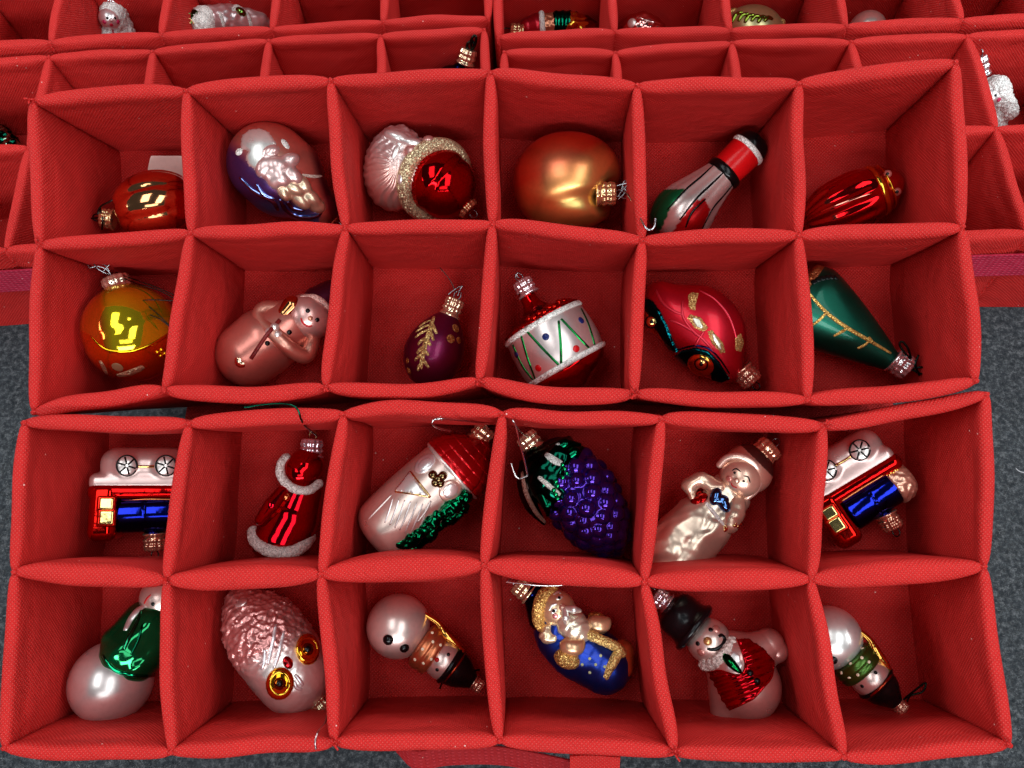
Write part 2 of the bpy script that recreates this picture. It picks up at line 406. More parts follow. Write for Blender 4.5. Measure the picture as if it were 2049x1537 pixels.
# ------------------------------------------------------------------ carpet
t = NT('grey_felt_carpet')
geo = t.add('ShaderNodeNewGeometry')
c1 = t.add('ShaderNodeTexNoise', i_Scale=260.0, i_Detail=8.0, i_Roughness=0.85); t.link(geo.outputs['Position'], c1.inputs['Vector'])
c2 = t.add('ShaderNodeTexNoise', i_Scale=60.0, i_Detail=3.0); t.link(geo.outputs['Position'], c2.inputs['Vector'])
cc = t.ramp(c1.outputs[0], [(0.40, (0.010, 0.012, 0.014)), (0.50, (0.045, 0.050, 0.055)), (0.63, (0.21, 0.222, 0.23))])
t.link(t.mix(t.math('MULTIPLY', c2.outputs[0], 0.5), cc, (0.06, 0.075, 0.09)), t.b.inputs['Base Color'])
t.b.inputs['Roughness'].default_value = 0.95; t.b.inputs['Specular IOR Level'].default_value = 0.1
bp = t.add('ShaderNodeBump', i_Strength=0.9, i_Distance=0.003); t.link(c1.outputs[0], bp.inputs['Height']); t.link(bp.outputs[0], t.b.inputs['Normal'])
M_CARPET = t.m
o = add_mesh('carpet', [(-2, -1.5, 0), (2, -1.5, 0), (2, 2.5, 0), (-2, 2.5, 0)], [(0, 1, 2, 3)], M_CARPET, smooth=False); o['kind'] = 'structure'
def fibres():
    V, Fc, Cc = [], [], []
    rg = np.random.default_rng(5)
    zones = [(-0.36, -0.20, -0.14, 0.17, 15000), (0.20, 0.40, -0.17, 0.19, 20000), (-0.3, 0.3, -0.19, -0.11, 12000)]
    for (x0, x1, y0, y1, n) in zones:
        X = rg.uniform(x0, x1, n); Y = rg.uniform(y0, y1, n); A = rg.uniform(0, 6.28, n); L = rg.uniform(.0008, .0024, n); Z = rg.uniform(.0002, .0014, n)
        GR = rg.choice([.02, .05, .1, .2], size=n, p=[.4, .3, .2, .1])
        for k in range(n):
            d = np.array([math.cos(A[k]), math.sin(A[k]), 0]); s = np.array([-d[1], d[0], 0]) * 0.00013
            p = np.array([X[k], Y[k], 0.0003]); b = p + d * L[k] * .5 + [0, 0, Z[k]] + s * 6 * (A[k] - 3); e = p + d * L[k] + [0, 0, Z[k] * .5]
            i = len(V); V += [p - s, p + s, b + s, b - s, e]; Fc += [(i, i + 1, i + 2, i + 3), (i + 3, i + 2, i + 4)]
            g = GR[k]; Cc += [(g * .94, g * .99, g * 1.03)] * 5
    return V, Fc, Cc
V, Fc, Cc = fibres()
o = add_mesh('carpet_fibres', V, Fc, M_PAP, col=np.array(Cc)); o['kind'] = 'stuff'; o['label'] = 'short grey fuzz of the felt carpet beside the trays'; o['category'] = 'carpet fuzz'
# a white thread on the carpet at the right
_c = [to_world(hit(x, y, DOWN, CAM_H - 0.25)) for (x, y) in ((2033, 937), (2038, 942), (2046, 945), (2056, 946))]
V, Fc = tube_mesh(smooth_path(_c, 6), .0003, 6)
o = add_mesh('lint_thread', V, Fc, M_PAP, origin=_c[0], col=lin(170,172,175)); o['label'] = 'short white thread lying on the grey carpet at right'; o['category'] = 'thread'

# ------------------------------------------------------------------ blown-glass ornaments
def surface_net(fn, lo, hi, res):
    ax = [np.arange(lo[k] - 2 * res, hi[k] + 3 * res, res) for k in range(3)]
    st_ = 3                                                # coarse pass first, then only the cells near the surface
    ax = [np.concatenate([a, a[-1] + res * np.arange(1, 1 + (-(len(a) - 1)) % st_)]) for a in ax]
    nx, ny, nz = map(len, ax)
    cg = np.stack(np.meshgrid(*[a[::st_] for a in ax], indexing='ij'), -1); cs_ = cg.shape[:3]; Dc = fn(cg.reshape(-1, 3)).reshape(cs_)
    c8 = [(i, j, k) for i in (0, 1) for j in (0, 1) for k in (0, 1)]
    blk = np.stack([Dc[i:cs_[0] - 1 + i, j:cs_[1] - 1 + j, k:cs_[2] - 1 + k] for i, j, k in c8])
    near = (blk.min(0) < 2.6 * res) & (blk.max(0) > -2.6 * res)
    pad = np.pad(near, 1); near = np.zeros_like(near)
    for i in range(3):
        for j in range(3):
            for k in range(3): near |= pad[i:i + near.shape[0], j:j + near.shape[1], k:k + near.shape[2]]
    fm = np.zeros((nx, ny, nz), bool)
    fm[:-1, :-1, :-1] = near.repeat(st_, 0).repeat(st_, 1).repeat(st_, 2)
    D = Dc.repeat(st_, 0).repeat(st_, 1).repeat(st_, 2)[:nx, :ny, :nz].copy()
    w = np.argwhere(fm); D[fm] = fn(np.stack([ax[k][w[:, k]] for k in range(3)], 1)); S = D < 0
    cells = lambda A, i, j, k: A[i:nx - 1 + i, j:ny - 1 + j, k:nz - 1 + k]
    corner = [(i, j, k) for i in (0, 1) for j in (0, 1) for k in (0, 1)]
    cs = sum(cells(S, *c).astype(np.int8) for c in corner); act = (cs > 0) & (cs < 8)
    w = np.argwhere(act); val = {c: D[w[:, 0] + c[0], w[:, 1] + c[1], w[:, 2] + c[2]] for c in corner}
    P = np.zeros((len(w), 3)); Nn = np.zeros(len(w)); shp = act.shape
    for axis in range(3):
        o1, o2 = [a for a in range(3) if a != axis]
        for b in (0, 1):
            for c in (0, 1):
                q = [0, 0, 0]; q[o1] = b; q[o2] = c; r = list(q); r[axis] = 1
                a0, a1 = val[tuple(q)], val[tuple(r)]; m = (a0 < 0) != (a1 < 0)
                t = np.where(m, a0 / np.where(m, a0 - a1, 1), 0)
                for x in range(3): P[:, x] += m * (q[x] if x != axis else t)
                Nn += m
    ids = -np.ones(shp, np.int64); ids[act] = np.arange(len(w))
    V = np.array([ax[0][0], ax[1][0], ax[2][0]]) + (w + P / Nn[:, None]) * res
    Q = []
    for axis in range(3):
        o1, o2 = (axis + 1) % 3, (axis + 2) % 3
        s0 = [slice(None)] * 3; s1 = [slice(None)] * 3; s0[axis] = slice(0, -1); s1[axis] = slice(1, None)
        e = np.argwhere(S[tuple(s0)] != S[tuple(s1)])
        ok = (e[:, o1] > 0) & (e[:, o2] > 0) & (e[:, o1] < shp[o1]) & (e[:, o2] < shp[o2]); e = e[ok]
        def cid(d1, d2):
            f_ = e.copy(); f_[:, o1] -= d1; f_[:, o2] -= d2; return ids[f_[:, 0], f_[:, 1], f_[:, 2]]
        q = np.stack([cid(1, 1), cid(0, 1), cid(0, 0), cid(1, 0)], 1)
        flip = ~S[e[:, 0], e[:, 1], e[:, 2]]; q[flip] = q[flip][:, ::-1]; Q.append(q[(q >= 0).all(1)])
    Q = np.vstack(Q)
    for it in range(2):                                    # relax, then pull the vertices onto the surface for clean reflections
        acc = np.zeros_like(V); cnt = np.zeros(len(V))
        for a_, b_ in ((0, 1), (1, 2), (2, 3), (3, 0)):
            for x in range(3): acc[:, x] += np.bincount(Q[:, a_], V[Q[:, b_], x], len(V)) + np.bincount(Q[:, b_], V[Q[:, a_], x], len(V))
            cnt += np.bincount(Q[:, a_], minlength=len(V)) + np.bincount(Q[:, b_], minlength=len(V))
        V = np.where(cnt[:, None] > 0, 0.3 * V + 0.7 * acc / np.maximum(cnt, 1)[:, None], V)
        h = res * 0.25; d0 = fn(V); g = np.stack([(fn(V + np.eye(3)[k] * h) - d0) / h for k in range(3)], 1)
        st = d0[:, None] * g / np.maximum((g * g).sum(1), .05)[:, None]
        ln = np.linalg.norm(st, axis=1, keepdims=True); V = V - st * np.minimum(1, res / np.maximum(ln, 1e-9))
    return V, Q

def smin(a, b, k):
    if k <= 0: return np.minimum(a, b)
    h = np.clip(0.5 + 0.5 * (b - a) / k, 0, 1); return b + (a - b) * h - k * h * (1 - h)
def inside(poly, q):
    x, y = q[:, 0], q[:, 1]; r = np.zeros(len(q), bool); n = len(poly)
    for i in range(n):
        (x0, y0), (x1, y1) = poly[i], poly[(i + 1) % n]
        c = ((y0 > y) != (y1 > y)) & (x < (x1 - x0) * (y - y0) / ((y1 - y0) or 1e-9) + x0); r ^= c
    return r
_ND = np.random.default_rng(11).normal(size=(7, 3)); _ND /= np.linalg.norm(_ND, axis=1, keepdims=True)
_NF = np.array([1.2, 1.5, 1.75, 2.05, 2.35, 2.7, 3.1])
def vnoise(p, s, seed=0):
    q = p / s + seed * 17.3; w = np.sin(q @ _ND[3] * .83 + 1.3) * 1.4 + np.sin(q @ _ND[5] * .61) * 1.1
    return sum(np.sin((q @ _ND[i]) * _NF[i] + i * 1.9 + w * (1 if i % 2 else -.8)) for i in range(7)) / 3.6

class Orn:
    def __init__(s, name, label, cat, tray, cx, cy, lay=0.55, group=None):
        s.name, s.label, s.cat, s.tray, s.group = name, label, cat, tray, group
        r = ray(cx, cy) * F; s.R = np.linalg.norm(r); ez = -r / s.R
        ex = unit(np.array([1.0, 0, 0]) - ez[0] * ez); ey = np.cross(ez, ex)
        s.B = np.stack([ex, ey, ez]); s.O = r
        up = -FLOORS[tray][0]; s.m = unit((1 - lay) * np.array([0, 0, 1.0]) + lay * (s.B @ up))
        s.c = np.array([0, 0, s.R]); s.parts = []
    def M(s, px, py, z=0.0):
        d = s.B @ ray(px, py); t = -(s.m @ s.c) / (s.m @ d); P = s.c + t * d; return P + unit(s.c - P) * z
    def px(s, L):
        P = L @ s.B + s.O; return np.stack([P[:, 0] / P[:, 2] * F + CX, P[:, 1] / P[:, 2] * F + CY], 1)
    def frame(s, px, py, ang):
        a = math.radians(ang); c = s.M(px, py); e1 = unit(s.M(px + 5 * math.cos(a), py - 5 * math.sin(a)) - c)
        e3 = unit(s.m - (s.m @ e1) * e1); return np.stack([e1, np.cross(e3, e1), e3])
    # ---- primitives: each returns (fn, lo, hi)
    def S(s, px, py, z, r):
        c = s.M(px, py, z); return (lambda P: np.linalg.norm(P - c, axis=1) - r), c - r, c + r
    def E(s, px, py, z, ang, a, b, c, tilt=None):
        o = s.M(px, py, z); Fm = s.frame(px, py, ang); ab = np.array([a, b, c], float); r = max(a, b, c)
        def fn(P):
            q = (P - o) @ Fm.T; k0 = np.linalg.norm(q / ab, axis=1); k1 = np.linalg.norm(q / ab ** 2, axis=1)
            return k0 * (k0 - 1) / np.maximum(k1, 1e-6)
        return fn, o - r, o + r
    def Cn(s, *pts):
        A = [(s.M(x, y, z), r) for (x, y, z, r) in pts]
        if len(A) > 3:
            q = smooth_path([list(p) + [r] for p, r in A], 4); A = [(c[:3], c[3]) for c in q]
        def fn(P):
            out = None
            for (a, ra), (b, rb) in zip(A, A[1:]):
                ab = b - a; L2 = ab @ ab; t = np.clip((P - a) @ ab / L2, 0, 1)
                d = np.linalg.norm(P - a - t[:, None] * ab, axis=1) - (ra + (rb - ra) * t)
                out = d if out is None else np.minimum(out, d)
            return out
        return fn, np.min([a - r for a, r in A], 0), np.max([a + r for a, r in A], 0)
    def To(s, px, py, z, ang, tilt, R_, r):
        o = s.M(px, py, z); Fm = s.frame(px, py, ang); a = unit(Fm[0] * math.cos(math.radians(tilt)) + Fm[2] * math.sin(math.radians(tilt)))
        def fn(P):
            q = P - o; h = q @ a; rho = np.sqrt(np.maximum((q * q).sum(1) - h * h, 0)); return np.hypot(rho - R_, h) - r
        return fn, o - (R_ + r), o + (R_ + r)
    def Bx(s, px, py, z, ang, a, b, c, r):
        o = s.M(px, py, z); Fm = s.frame(px, py, ang); h = np.array([a, b, c]) - r; m = math.sqrt(a * a + b * b + c * c)
        def fn(P):
            q = np.abs((P - o) @ Fm.T) - h; return np.linalg.norm(np.maximum(q, 0), axis=1) + np.minimum(q.max(1), 0) - r
        return fn, o - m, o + m
    def La(s, p0, p1, prof, ribs=None, flat=1.0):
        a, b = s.M(*p0), s.M(*p1); ax = b - a; L = np.linalg.norm(ax); ax /= L
        u = unit(s.m - (s.m @ ax) * ax); w = np.cross(ax, u)
        pp = smooth_path(np.array(prof, float), 12); tt, rr = pp[:, 0], np.maximum(pp[:, 1], 0); o = np.argsort(tt); tt, rr = tt[o], rr[o]
        def fn(P):
            q = P - a; t = q @ ax / L; x = q @ w; y = q @ u / flat; rho = np.hypot(x, y)
            R = np.interp(t, tt, rr)
            if ribs: R = R + ribs(np.arctan2(x, y), t) * np.clip(R / 20, 0, 1)
            return np.maximum(np.maximum(rho - R, (t - tt[-1]) * L), (tt[0] - t) * L)
        m = rr.max() + 6
        return fn, np.minimum(a + ax * L * tt[0], a + ax * L * tt[-1]) - m, np.maximum(a + ax * L * tt[0], a + ax * L * tt[-1]) + m
    # ---- parts
    def put(s, name, V, Fc, mat, col, parent=None):
        p = dict(name=name, V=V, F=Fc, mat=mat, col=col, parent=parent); s.parts.append(p); return p
    def sdf(s, name, prims, mat, col, k=6, res=None, disp=None, paint=None, parent=None):
        lo = np.min([p[1] for p in prims], 0); hi = np.max([p[2] for p in prims], 0)
        def fn(P):
            d = prims[0][0](P)
            for q in prims[1:]: d = smin(d, q[0](P), k)
            return d + disp(P) if disp else d
        r = res or max(1.2, (hi - lo).max() / 62)
        V, Q = surface_net(fn, lo, hi, r)
        c = np.tile(np.array(col, float), (len(V), 1))
        for reg, cc in (paint or []):
            q = s.px(V); m = (inside(reg, q) if isinstance(reg, list) else reg(q, V)); m = m.astype(float)
            c = c * (1 - m[:, None]) + np.array(cc) * m[:, None]
        p = s.put(name, V, Q, mat, c, parent); p['bvh'] = None; return p
    def bvh(s, body):
        if body.get('bvh') is None: body['bvh'] = BVHTree.FromPolygons([Vector(v) for v in body['V']], [tuple(map(int, f_)) for f_ in body['F']])
        return body['bvh']
    def on(s, body, px, py):
        bodies = body if isinstance(body, list) else [body]; best = None
        for b in bodies:
            h = s.bvh(b).ray_cast(Vector(s.c), Vector(s.B @ ray(px, py)))
            if h[0] is not None and (best is None or h[3] < best[2]):
                n = np.array(h[1]); n = n if n[2] > 0 else -n; best = (np.array(h[0]), n, h[3])
        if best is None:
            b = bodies[0]; q = s.M(px, py, 0); h = s.bvh(b).find_nearest(Vector(q)); n = np.array(h[1]); return np.array(h[0]), (n if n[2] > 0 else -n)
        return best[0], best[1]
    def dot(s, name, body, px, py, r, mat, col, h=0.35, parent=None, ry=None, ang=0, lift=0.0):
        p, n = s.on(body, px, py); a = math.radians(ang)
        e1 = np.array([math.cos(a), math.sin(a), 0]); e1 = unit(e1 - (e1 @ n) * n); e2 = np.cross(n, e1)
        V, Fc, nu, nv = [], [], 18, 9; ry = ry or r
        for j in range(nv + 1):
            t = math.pi * j / nv
            for i in range(nu):
                f_ = 2 * math.pi * i / nu; V.append(p + n * lift + e1 * r * math.sin(t) * math.cos(f_) + e2 * ry * math.sin(t) * math.sin(f_) + n * h * min(r, ry) * math.cos(t))
        for j in range(nv):
            for i in range(nu):
                Fc.append((j * nu + i, j * nu + nu + i, j * nu + nu + (i + 1) % nu, j * nu + (i + 1) % nu))
        return s.put(name, np.array(V), Fc, mat, col, parent)
    def stroke(s, name, body, pts, w, mat, col, h=0.5, parent=None, taper=True, n=7):
        q = smooth_path(np.array(pts, float), n); P, N = zip(*[s.on(body, x, y) for x, y in q]); P = np.array(P); N = np.array(N)
        if len(P) > 4:
            for _ in range(2): N[1:-1] = (N[:-2] + N[1:-1] * 2 + N[2:]) / 4
            P[1:-1] = (P[:-2] + P[1:-1] * 2 + P[2:]) / 4
        tan = np.gradient(P, axis=0); V, Fc, m = [], [], len(P); prof = [(-1, -.4), (-.8, .35), (-.35, .9), (.35, .9), (.8, .35), (1, -.4)]
        for k in range(m):
            t = unit(tan[k] + 1e-9); nn = unit(N[k]); b = unit(np.cross(nn, t)); f_ = 1.0
            if taper: f_ = 0.45 + 0.55 * math.sin(math.pi * min(1, max(0, (k + .5) / m))) ** .5
            for (x, y) in prof: V.append(P[k] + b * x * w * f_ + nn * (y * w * h * f_))
        g = len(prof)
        for k in range(m - 1):
            for j in range(g): Fc.append((k * g + j, k * g + (j + 1) % g, k * g + g + (j + 1) % g, k * g + g + j))
        Fc.append(tuple(range(g))[::-1]); Fc.append(tuple((m - 1) * g + j for j in range(g)))
        return s.put(name, np.array(V), Fc, mat, col, parent)
    def shell(s, name, body, poly, off, mat, col, parent=None, disp=None, front=True):
        V, Q = body['V'], np.asarray(body['F']); c = V[Q].mean(1)
        fn_ = np.cross(V[Q[:, 1]] - V[Q[:, 0]], V[Q[:, 2]] - V[Q[:, 0]])
        m = inside(poly, s.px(c)) if isinstance(poly, list) else poly(s.px(c), c)
        if front: m &= fn_[:, 2] > -0.2 * np.linalg.norm(fn_, axis=1)
        Q2 = Q[m]; 
        vn = np.zeros_like(V); fu = fn_ / np.maximum(np.linalg.norm(fn_, axis=1, keepdims=True), 1e-9)
        for k in range(4): np.add.at(vn, Q[:, k], fu)
        vn /= np.maximum(np.linalg.norm(vn, axis=1, keepdims=True), 1e-9)
        # border vertices sit on the body, the rest stand proud
        cnt_all = np.bincount(Q.ravel(), minlength=len(V)); cnt_in = np.bincount(Q2.ravel(), minlength=len(V)); border = (cnt_in > 0) & (cnt_in < cnt_all)
        used = np.unique(Q2); mp = -np.ones(len(V), int); mp[used] = np.arange(len(used))
        d = np.where(border, -0.3, off)[used]
        if disp is not None: d = d + np.where(border[used], 0, disp(V[used], s.px(V[used])))
        W_ = V[used] + vn[used] * d[:, None]
        cc = col if not callable(col) else col(s.px(W_), W_)
        return s.put(name, W_, mp[Q2], mat, cc, parent)
    def tube(s, name, pts, r, mat, col, parent=None, n=8, seg=7):
        V, Fc = tube_mesh(smooth_path([s.M(*p) for p in pts], n), r, seg); return s.put(name, V, Fc, mat, col, parent)
    def cap(s, px, py, z, ang, r, ln, col, loop=True, hook=None, hookcol=STEEL, wire=1.3):
        a = math.radians(ang); dx, dy = math.cos(a), -math.sin(a)
        p0 = (px - dx * ln / 2, py - dy * ln / 2, z); p1 = (px + dx * ln / 2, py + dy * ln / 2, z)
        rb = lambda ph, t: 2.4 * np.sin(ph * 6 + t * 9) * np.sin(ph * 6 - t * 9) + 1.2 * np.cos(ph * 12) * (t < .25)
        r, ln = r * 1.12, ln * 1.05; c = s.sdf('cap', [s.La(p0, p1, [(-.12, r * 1.12), (0, r * 1.08), (.12, r * .98), (.7, r * .95), (.9, r * .98), (1.0, r * .8)], rb)], M_GLD, tuple(.25 * .9 + .75 * x for x in col), res=max(.9, r / 11))
        if loop:
            q = [(px + dx * (ln / 2 + 7 + 9 * math.cos(u)) - dy * 7 * math.sin(u), py + dy * (ln / 2 + 7 + 9 * math.cos(u)) + dx * 7 * math.sin(u), z + 3 * math.sin(u)) for u in np.linspace(-2.9, 2.9, 11)]
            s.tube('wire_loop', q, wire, M_WIR, hookcol, c, 4)
        if hook: s.tube('hook', hook, wire, M_WIR, hookcol, None, 7)
        return c
    def done(s, scale=None, near=1.0):
        n, D = FLOORS[s.tray]; nl = s.B @ n
        mx = max((p['V'] @ nl).max() for p in s.parts if p['name'] not in ('hook', 'wire', 'wire_loop')) + s.O @ n
        sg = D / mx * near
        W_ = lambda L: to_world((np.asarray(L) @ s.B + s.O) * sg)
        allv = np.vstack([p['V'] for p in s.parts]); k = (allv @ nl).argmax(); c = np.mean(s.parts[0]['V'], 0); c = c + nl * ((allv[k] - c) @ nl); base = W_(c)
        root = thing(s.name, s.label, s.cat, base, s.group); ob = {}
        for p in s.parts:
            par = root if p['parent'] is None else ob[id(p['parent'])]
            ob[id(p)] = add_mesh(p['name'], W_(p['V']), p['F'], p['mat'], par, base, col=p['col'])
        return root
G_ORN = 'glass tree ornaments in the tray cells'
def orn(*a, **k): k.setdefault('group', G_ORN); return Orn(*a, **k)
# ================================================================== middle tray, far row
def pumpkin():
    o = orn('pumpkin_ornament', 'shiny copper ribbed pumpkin ornament lying in the upper left cell', 'ornament', 'B', 310, 412)
    body = o.sdf('body', [o.La((236,432,0), (392,396,0), [(0,14),(.05,40),(.2,60),(.45,70),(.7,66),(.92,46),(1,12)], lambda ph, t: 4.5 * np.abs(np.cos(ph * 4)) ** .6 - 3)], M_MIR, lin(240,166,112), paint=[(lambda q, V: q[:,0] > 352, RED)])
    o.sdf('stem', [o.Cn((385,400,0,16),(408,392,4,11))], M_MIR, RED)
    c = o.cap(214,438,0,172,17,24,GOLD, hookcol=DWIRE)
    o.tube('hook', [(205,440,10),(196,425,14),(203,412,18),(222,402,24),(244,386,26)], 1.8, M_WIR, DWIRE)
    o.tube('wire', [(182,437,6),(204,436,16),(226,440,14)], 1.8, M_WIR, DWIRE); o.tube('wire', [(200,416,12),(205,440,18),(204,460,8)], 1.8, M_WIR, DWIRE)
    o.done()
pumpkin()
def tag_card():
    o = Orn('paper_tag', 'pale pinkish white paper tag tucked behind the copper pumpkin', 'tag', 'B', 340, 335, 0.4)
    V, Fc, n = [], [], 10
    for y in range(n):
        for x in range(n):
            u, v = x / (n - 1), y / (n - 1); xx = (302 + 8 * (1 - u) * v ** 2 - 15 * v * (1 - u)) * (1 - u) + 415 * u; yy = 312 + v * 46 + 10 * u * v
            V.append(o.M(xx, yy, 12 * math.sin(u * 2.2) - 6 * v))
    V = V + [v - np.array([0, 0, 1.2]) for v in V]; q = n * n
    Fc = [(y*n+x, y*n+x+n, y*n+x+n+1, y*n+x+1) for y in range(n-1) for x in range(n-1)] + [(q+y*n+x, q+y*n+x+1, q+y*n+x+n+1, q+y*n+x+n) for y in range(n-1) for x in range(n-1)]
    o.put('card', np.array(V), Fc, M_PAP, lin(240,205,195)); o.done()
tag_card()
def egg_face():
    o = orn('bearded_face_ornament', 'purple and copper egg shaped ornament with a pearly bearded face', 'ornament', 'B', 558, 345)
    rim = lambda q, V: np.clip(((q[:,1] - 345) * .72 - (q[:,0] - 555) * .70 - 8) / 26, 0, 1)
    body = o.sdf('body', [o.Cn((540,330,0,82),(565,352,0,82),(640,418,0,40))], M_PEACH, lin(232,160,142), k=4, paint=[(rim, lin(92,66,140)), (lambda q, V: np.clip((q[:,0] - 622 - .25 * (q[:,1] - 330)) / 16, 0, 1), lin(110,36,60)), (lambda q, V: np.clip((q[:,1] - 395) / 25, 0, 1) * (q[:,0] < 640), lin(110,130,205))])
    o.shell('white_patch', body, [(484,272),(498,260),(520,257),(538,264),(552,284),(549,300),(536,304),(528,322),(516,344),(498,332),(490,318),(496,302),(480,300)], 2.5, M_PRL, WHITE)
    face = o.sdf('face', [o.E(x,y,z,g,a,b,c) for (x,y,z,g,a,b,c) in ((541,306,76,30,20,14,15),(530,335,80,60,22,16,14),(556,332,84,-20,20,17,14),(578,322,76,20,22,14,14),(560,356,82,-30,22,16,14),(586,350,76,-45,22,14,14),(545,360,78,-60,20,12,13))], M_PRL, lin(232,200,196), k=7, res=1.8)
    o.sdf('beard', [o.E(x,y,z,g,a,b,c) for (x,y,z,g,a,b,c) in ((584,374,70,-30,26,13,14),(606,368,66,-50,22,12,13),(566,382,70,-60,22,11,13),(620,394,56,-40,24,14,14),(598,398,60,-45,26,13,13),(632,410,46,-30,20,15,13))], M_PRL, lin(232,208,176), k=5, res=1.8)
    for pts in ([(480,355),(510,384),(545,402),(556,420)],[(560,398),(572,420),(600,434),(634,432),(646,414)],[(512,368),(528,390),(550,400)],[(575,402),(585,416),(608,422)]):
        o.stroke('collar_fold', body, pts, 6, M_MIR, lin(130,150,215), .8)
    o.dot('fur_spot', body, 478, 304, 9, M_FRO, WHITE, .3, ry=7); o.dot('fur_spot', body, 571, 288, 6, M_FRO, WHITE, .3, ry=12, ang=30); o.stroke('brow', body, [(605,350),(625,353),(645,352)], 3.5, M_FRO, lin(225,205,190), .3)
    o.cap(662,440,0,-40,13,20,GOLD); o.done()
egg_face()
def hat_face():
    o = orn('bearded_head_ornament', 'pearly bearded head ornament in shiny red cap with gold glitter brim', 'ornament', 'B', 835, 345)
    def cur(P):
        q = o.px(P); a = np.arctan2(q[:,1] - 330, q[:,0] - 800); up_ = np.clip((330 - q[:,1]) / 50, 0, 1)
        return (1 - up_) * 1.1 * np.sin(a * 26 + vnoise(P, 18) * 2) + up_ * (2.6 * vnoise(P, 8) + .8 * vnoise(P, 4, 2))
    beard = o.sdf('beard', [o.E(792,338,0,80,84,63,60), o.E(835,345,0,0,60,62,56)], M_PRL, lin(222,178,168), k=10, disp=cur, res=2.0, paint=[(lambda q, V: np.clip((345 - q[:,1] + .3 * (q[:,0] - 790)) / 50, 0, 1) * .8, lin(232,220,218))])
    o.sdf('moustache', [o.E(x,y,z,g,a,b,c) for (x,y,z,g,a,b,c) in ((796,276,46,-20,28,13,16),(824,287,50,-10,24,11,15),(812,326,52,60,24,10,14),(790,312,50,70,26,9,12),(805,352,54,80,20,9,12))], M_PRL, lin(236,230,226), k=6, res=1.8)
    for (x, y, z, a, b, g) in ((826,306,54,19,17,0),(858,284,46,13,12,0)): o.sdf('cheek', [o.E(x,y,z,g,a,b,15)], M_PRL, lin(226,176,168))
    o.sdf('nose', [o.E(846,296,54,20,12,11,13)], M_PRL, lin(226,186,178))
    hat = o.sdf('cap_crown', [o.Cn((878,364,0,70),(888,372,0,66)), o.Cn((902,388,0,46),(922,406,0,16))], M_MIR, lin(176,10,16), k=14)
    o.sdf('glitter_brim', [o.To(871,362,8,-38,46,71,14.5)], M_GLT, lin(240,220,175), res=2.0)
    o.cap(930,411,4,-45,20,32,GOLD); o.done()
hat_face()
def peach():
    o = orn('peach_ornament', 'large orange and gold peach ornament with a crease and long wire hook', 'ornament', 'B', 1135, 365)
    ctr = o.M(1214, 384, 26)
    def cre(P):
        q = o.px(P); d = np.linalg.norm(P - ctr, axis=1); y = 392 + 16 * ((1205 - q[:,0]) / 120) ** 2
        return 34 * np.exp(-(d / 40) ** 2) + 9.0 * np.exp(-((q[:,1] - y) / 15) ** 2) * (P[:,2] > 0) * np.clip((q[:,0] - 1085) / 110, 0, 1) - 7 * np.exp(-((q[:,1] - 432) / 20) ** 2) * np.clip((q[:,0] - 1100) / 90, 0, 1)
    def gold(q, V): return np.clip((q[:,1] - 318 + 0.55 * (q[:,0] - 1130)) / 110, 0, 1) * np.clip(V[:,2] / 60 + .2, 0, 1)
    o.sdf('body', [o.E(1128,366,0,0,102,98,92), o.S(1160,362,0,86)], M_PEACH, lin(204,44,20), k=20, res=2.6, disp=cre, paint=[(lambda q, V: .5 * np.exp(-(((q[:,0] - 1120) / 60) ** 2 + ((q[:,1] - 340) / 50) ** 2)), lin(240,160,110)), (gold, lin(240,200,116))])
    o.cap(1214,388,42,2,20,36,GOLD, hookcol=STEEL)
    for q in ([(1232,372,50),(1256,368,54),(1238,392,50),(1262,396,46),(1246,372,52)],[(1236,400,48),(1252,384,52),(1262,372,50),(1250,362,52),(1244,380,50)]): o.tube('wire', q, 1.3, M_WIR, STEEL)
    o.tube('hook', [(1250,382,70),(1262,398,110),(1276,424,160),(1287,448,195),(1294,458,205),(1303,460,205),(1310,452,200),(1311,437,195)], 1.8, M_WIR, lin(170,170,175)); o.done()
peach()
def balloon():
    o = orn('striped_bulb_ornament', 'silver red and green striped bulb ornament with red collar and black end', 'ornament', 'B', 1415, 385)
    ax0, ax1 = (1318,474,0), (1500,296,0)
    bulb = o.sdf('bulb', [o.La(ax0, ax1, [(0,8),(.05,40),(.18,58),(.32,59),(.5,47),(.68,35),(.74,33)], lambda ph, t: 2.0 * np.abs(np.cos(ph * 5)) - 1)], M_PRL, lin(226,206,200), paint=[
        ([(1393,400),(1410,398),(1421,420),(1402,470),(1340,470)], RED), ([(1300,380),(1372,378),(1340,420),(1318,470),(1290,470)], GREEN), ([(1437,420),(1466,376),(1480,390),(1430,470),(1415,470)], RED)])
    for pts in ([(1447,346),(1420,372),(1393,398),(1360,440)],[(1466,370),(1447,393),(1426,418),(1405,458)],[(1427,331),(1400,356),(1374,378),(1335,420)],[(1412,398),(1385,425),(1372,455)]): o.stroke('black_line', bulb, pts, 2.6, M_PNT, BLACK)
    o.sdf('black_ring', [o.La(ax0, ax1, [(.68,36),(.70,38),(.735,38),(.755,35)])], M_PNT, BLACK, res=1.6)
    o.sdf('collar', [o.La(ax0, ax1, [(.73,33),(.76,34),(.90,35),(.97,35),(.975,34)])], M_PNT, lin(200,14,18), res=1.6)
    o.sdf('white_rim', [o.La(ax0, ax1, [(.955,35),(.965,37.5),(.99,37.5),(1.0,35)])], M_FRO, WHITE, res=1.5)
    o.sdf('end_knob', [o.La(ax0, ax1, [(.99,35),(1.04,34),(1.09,26),(1.11,10)])], M_PNT, BLACK, res=1.8); o.done()
balloon()
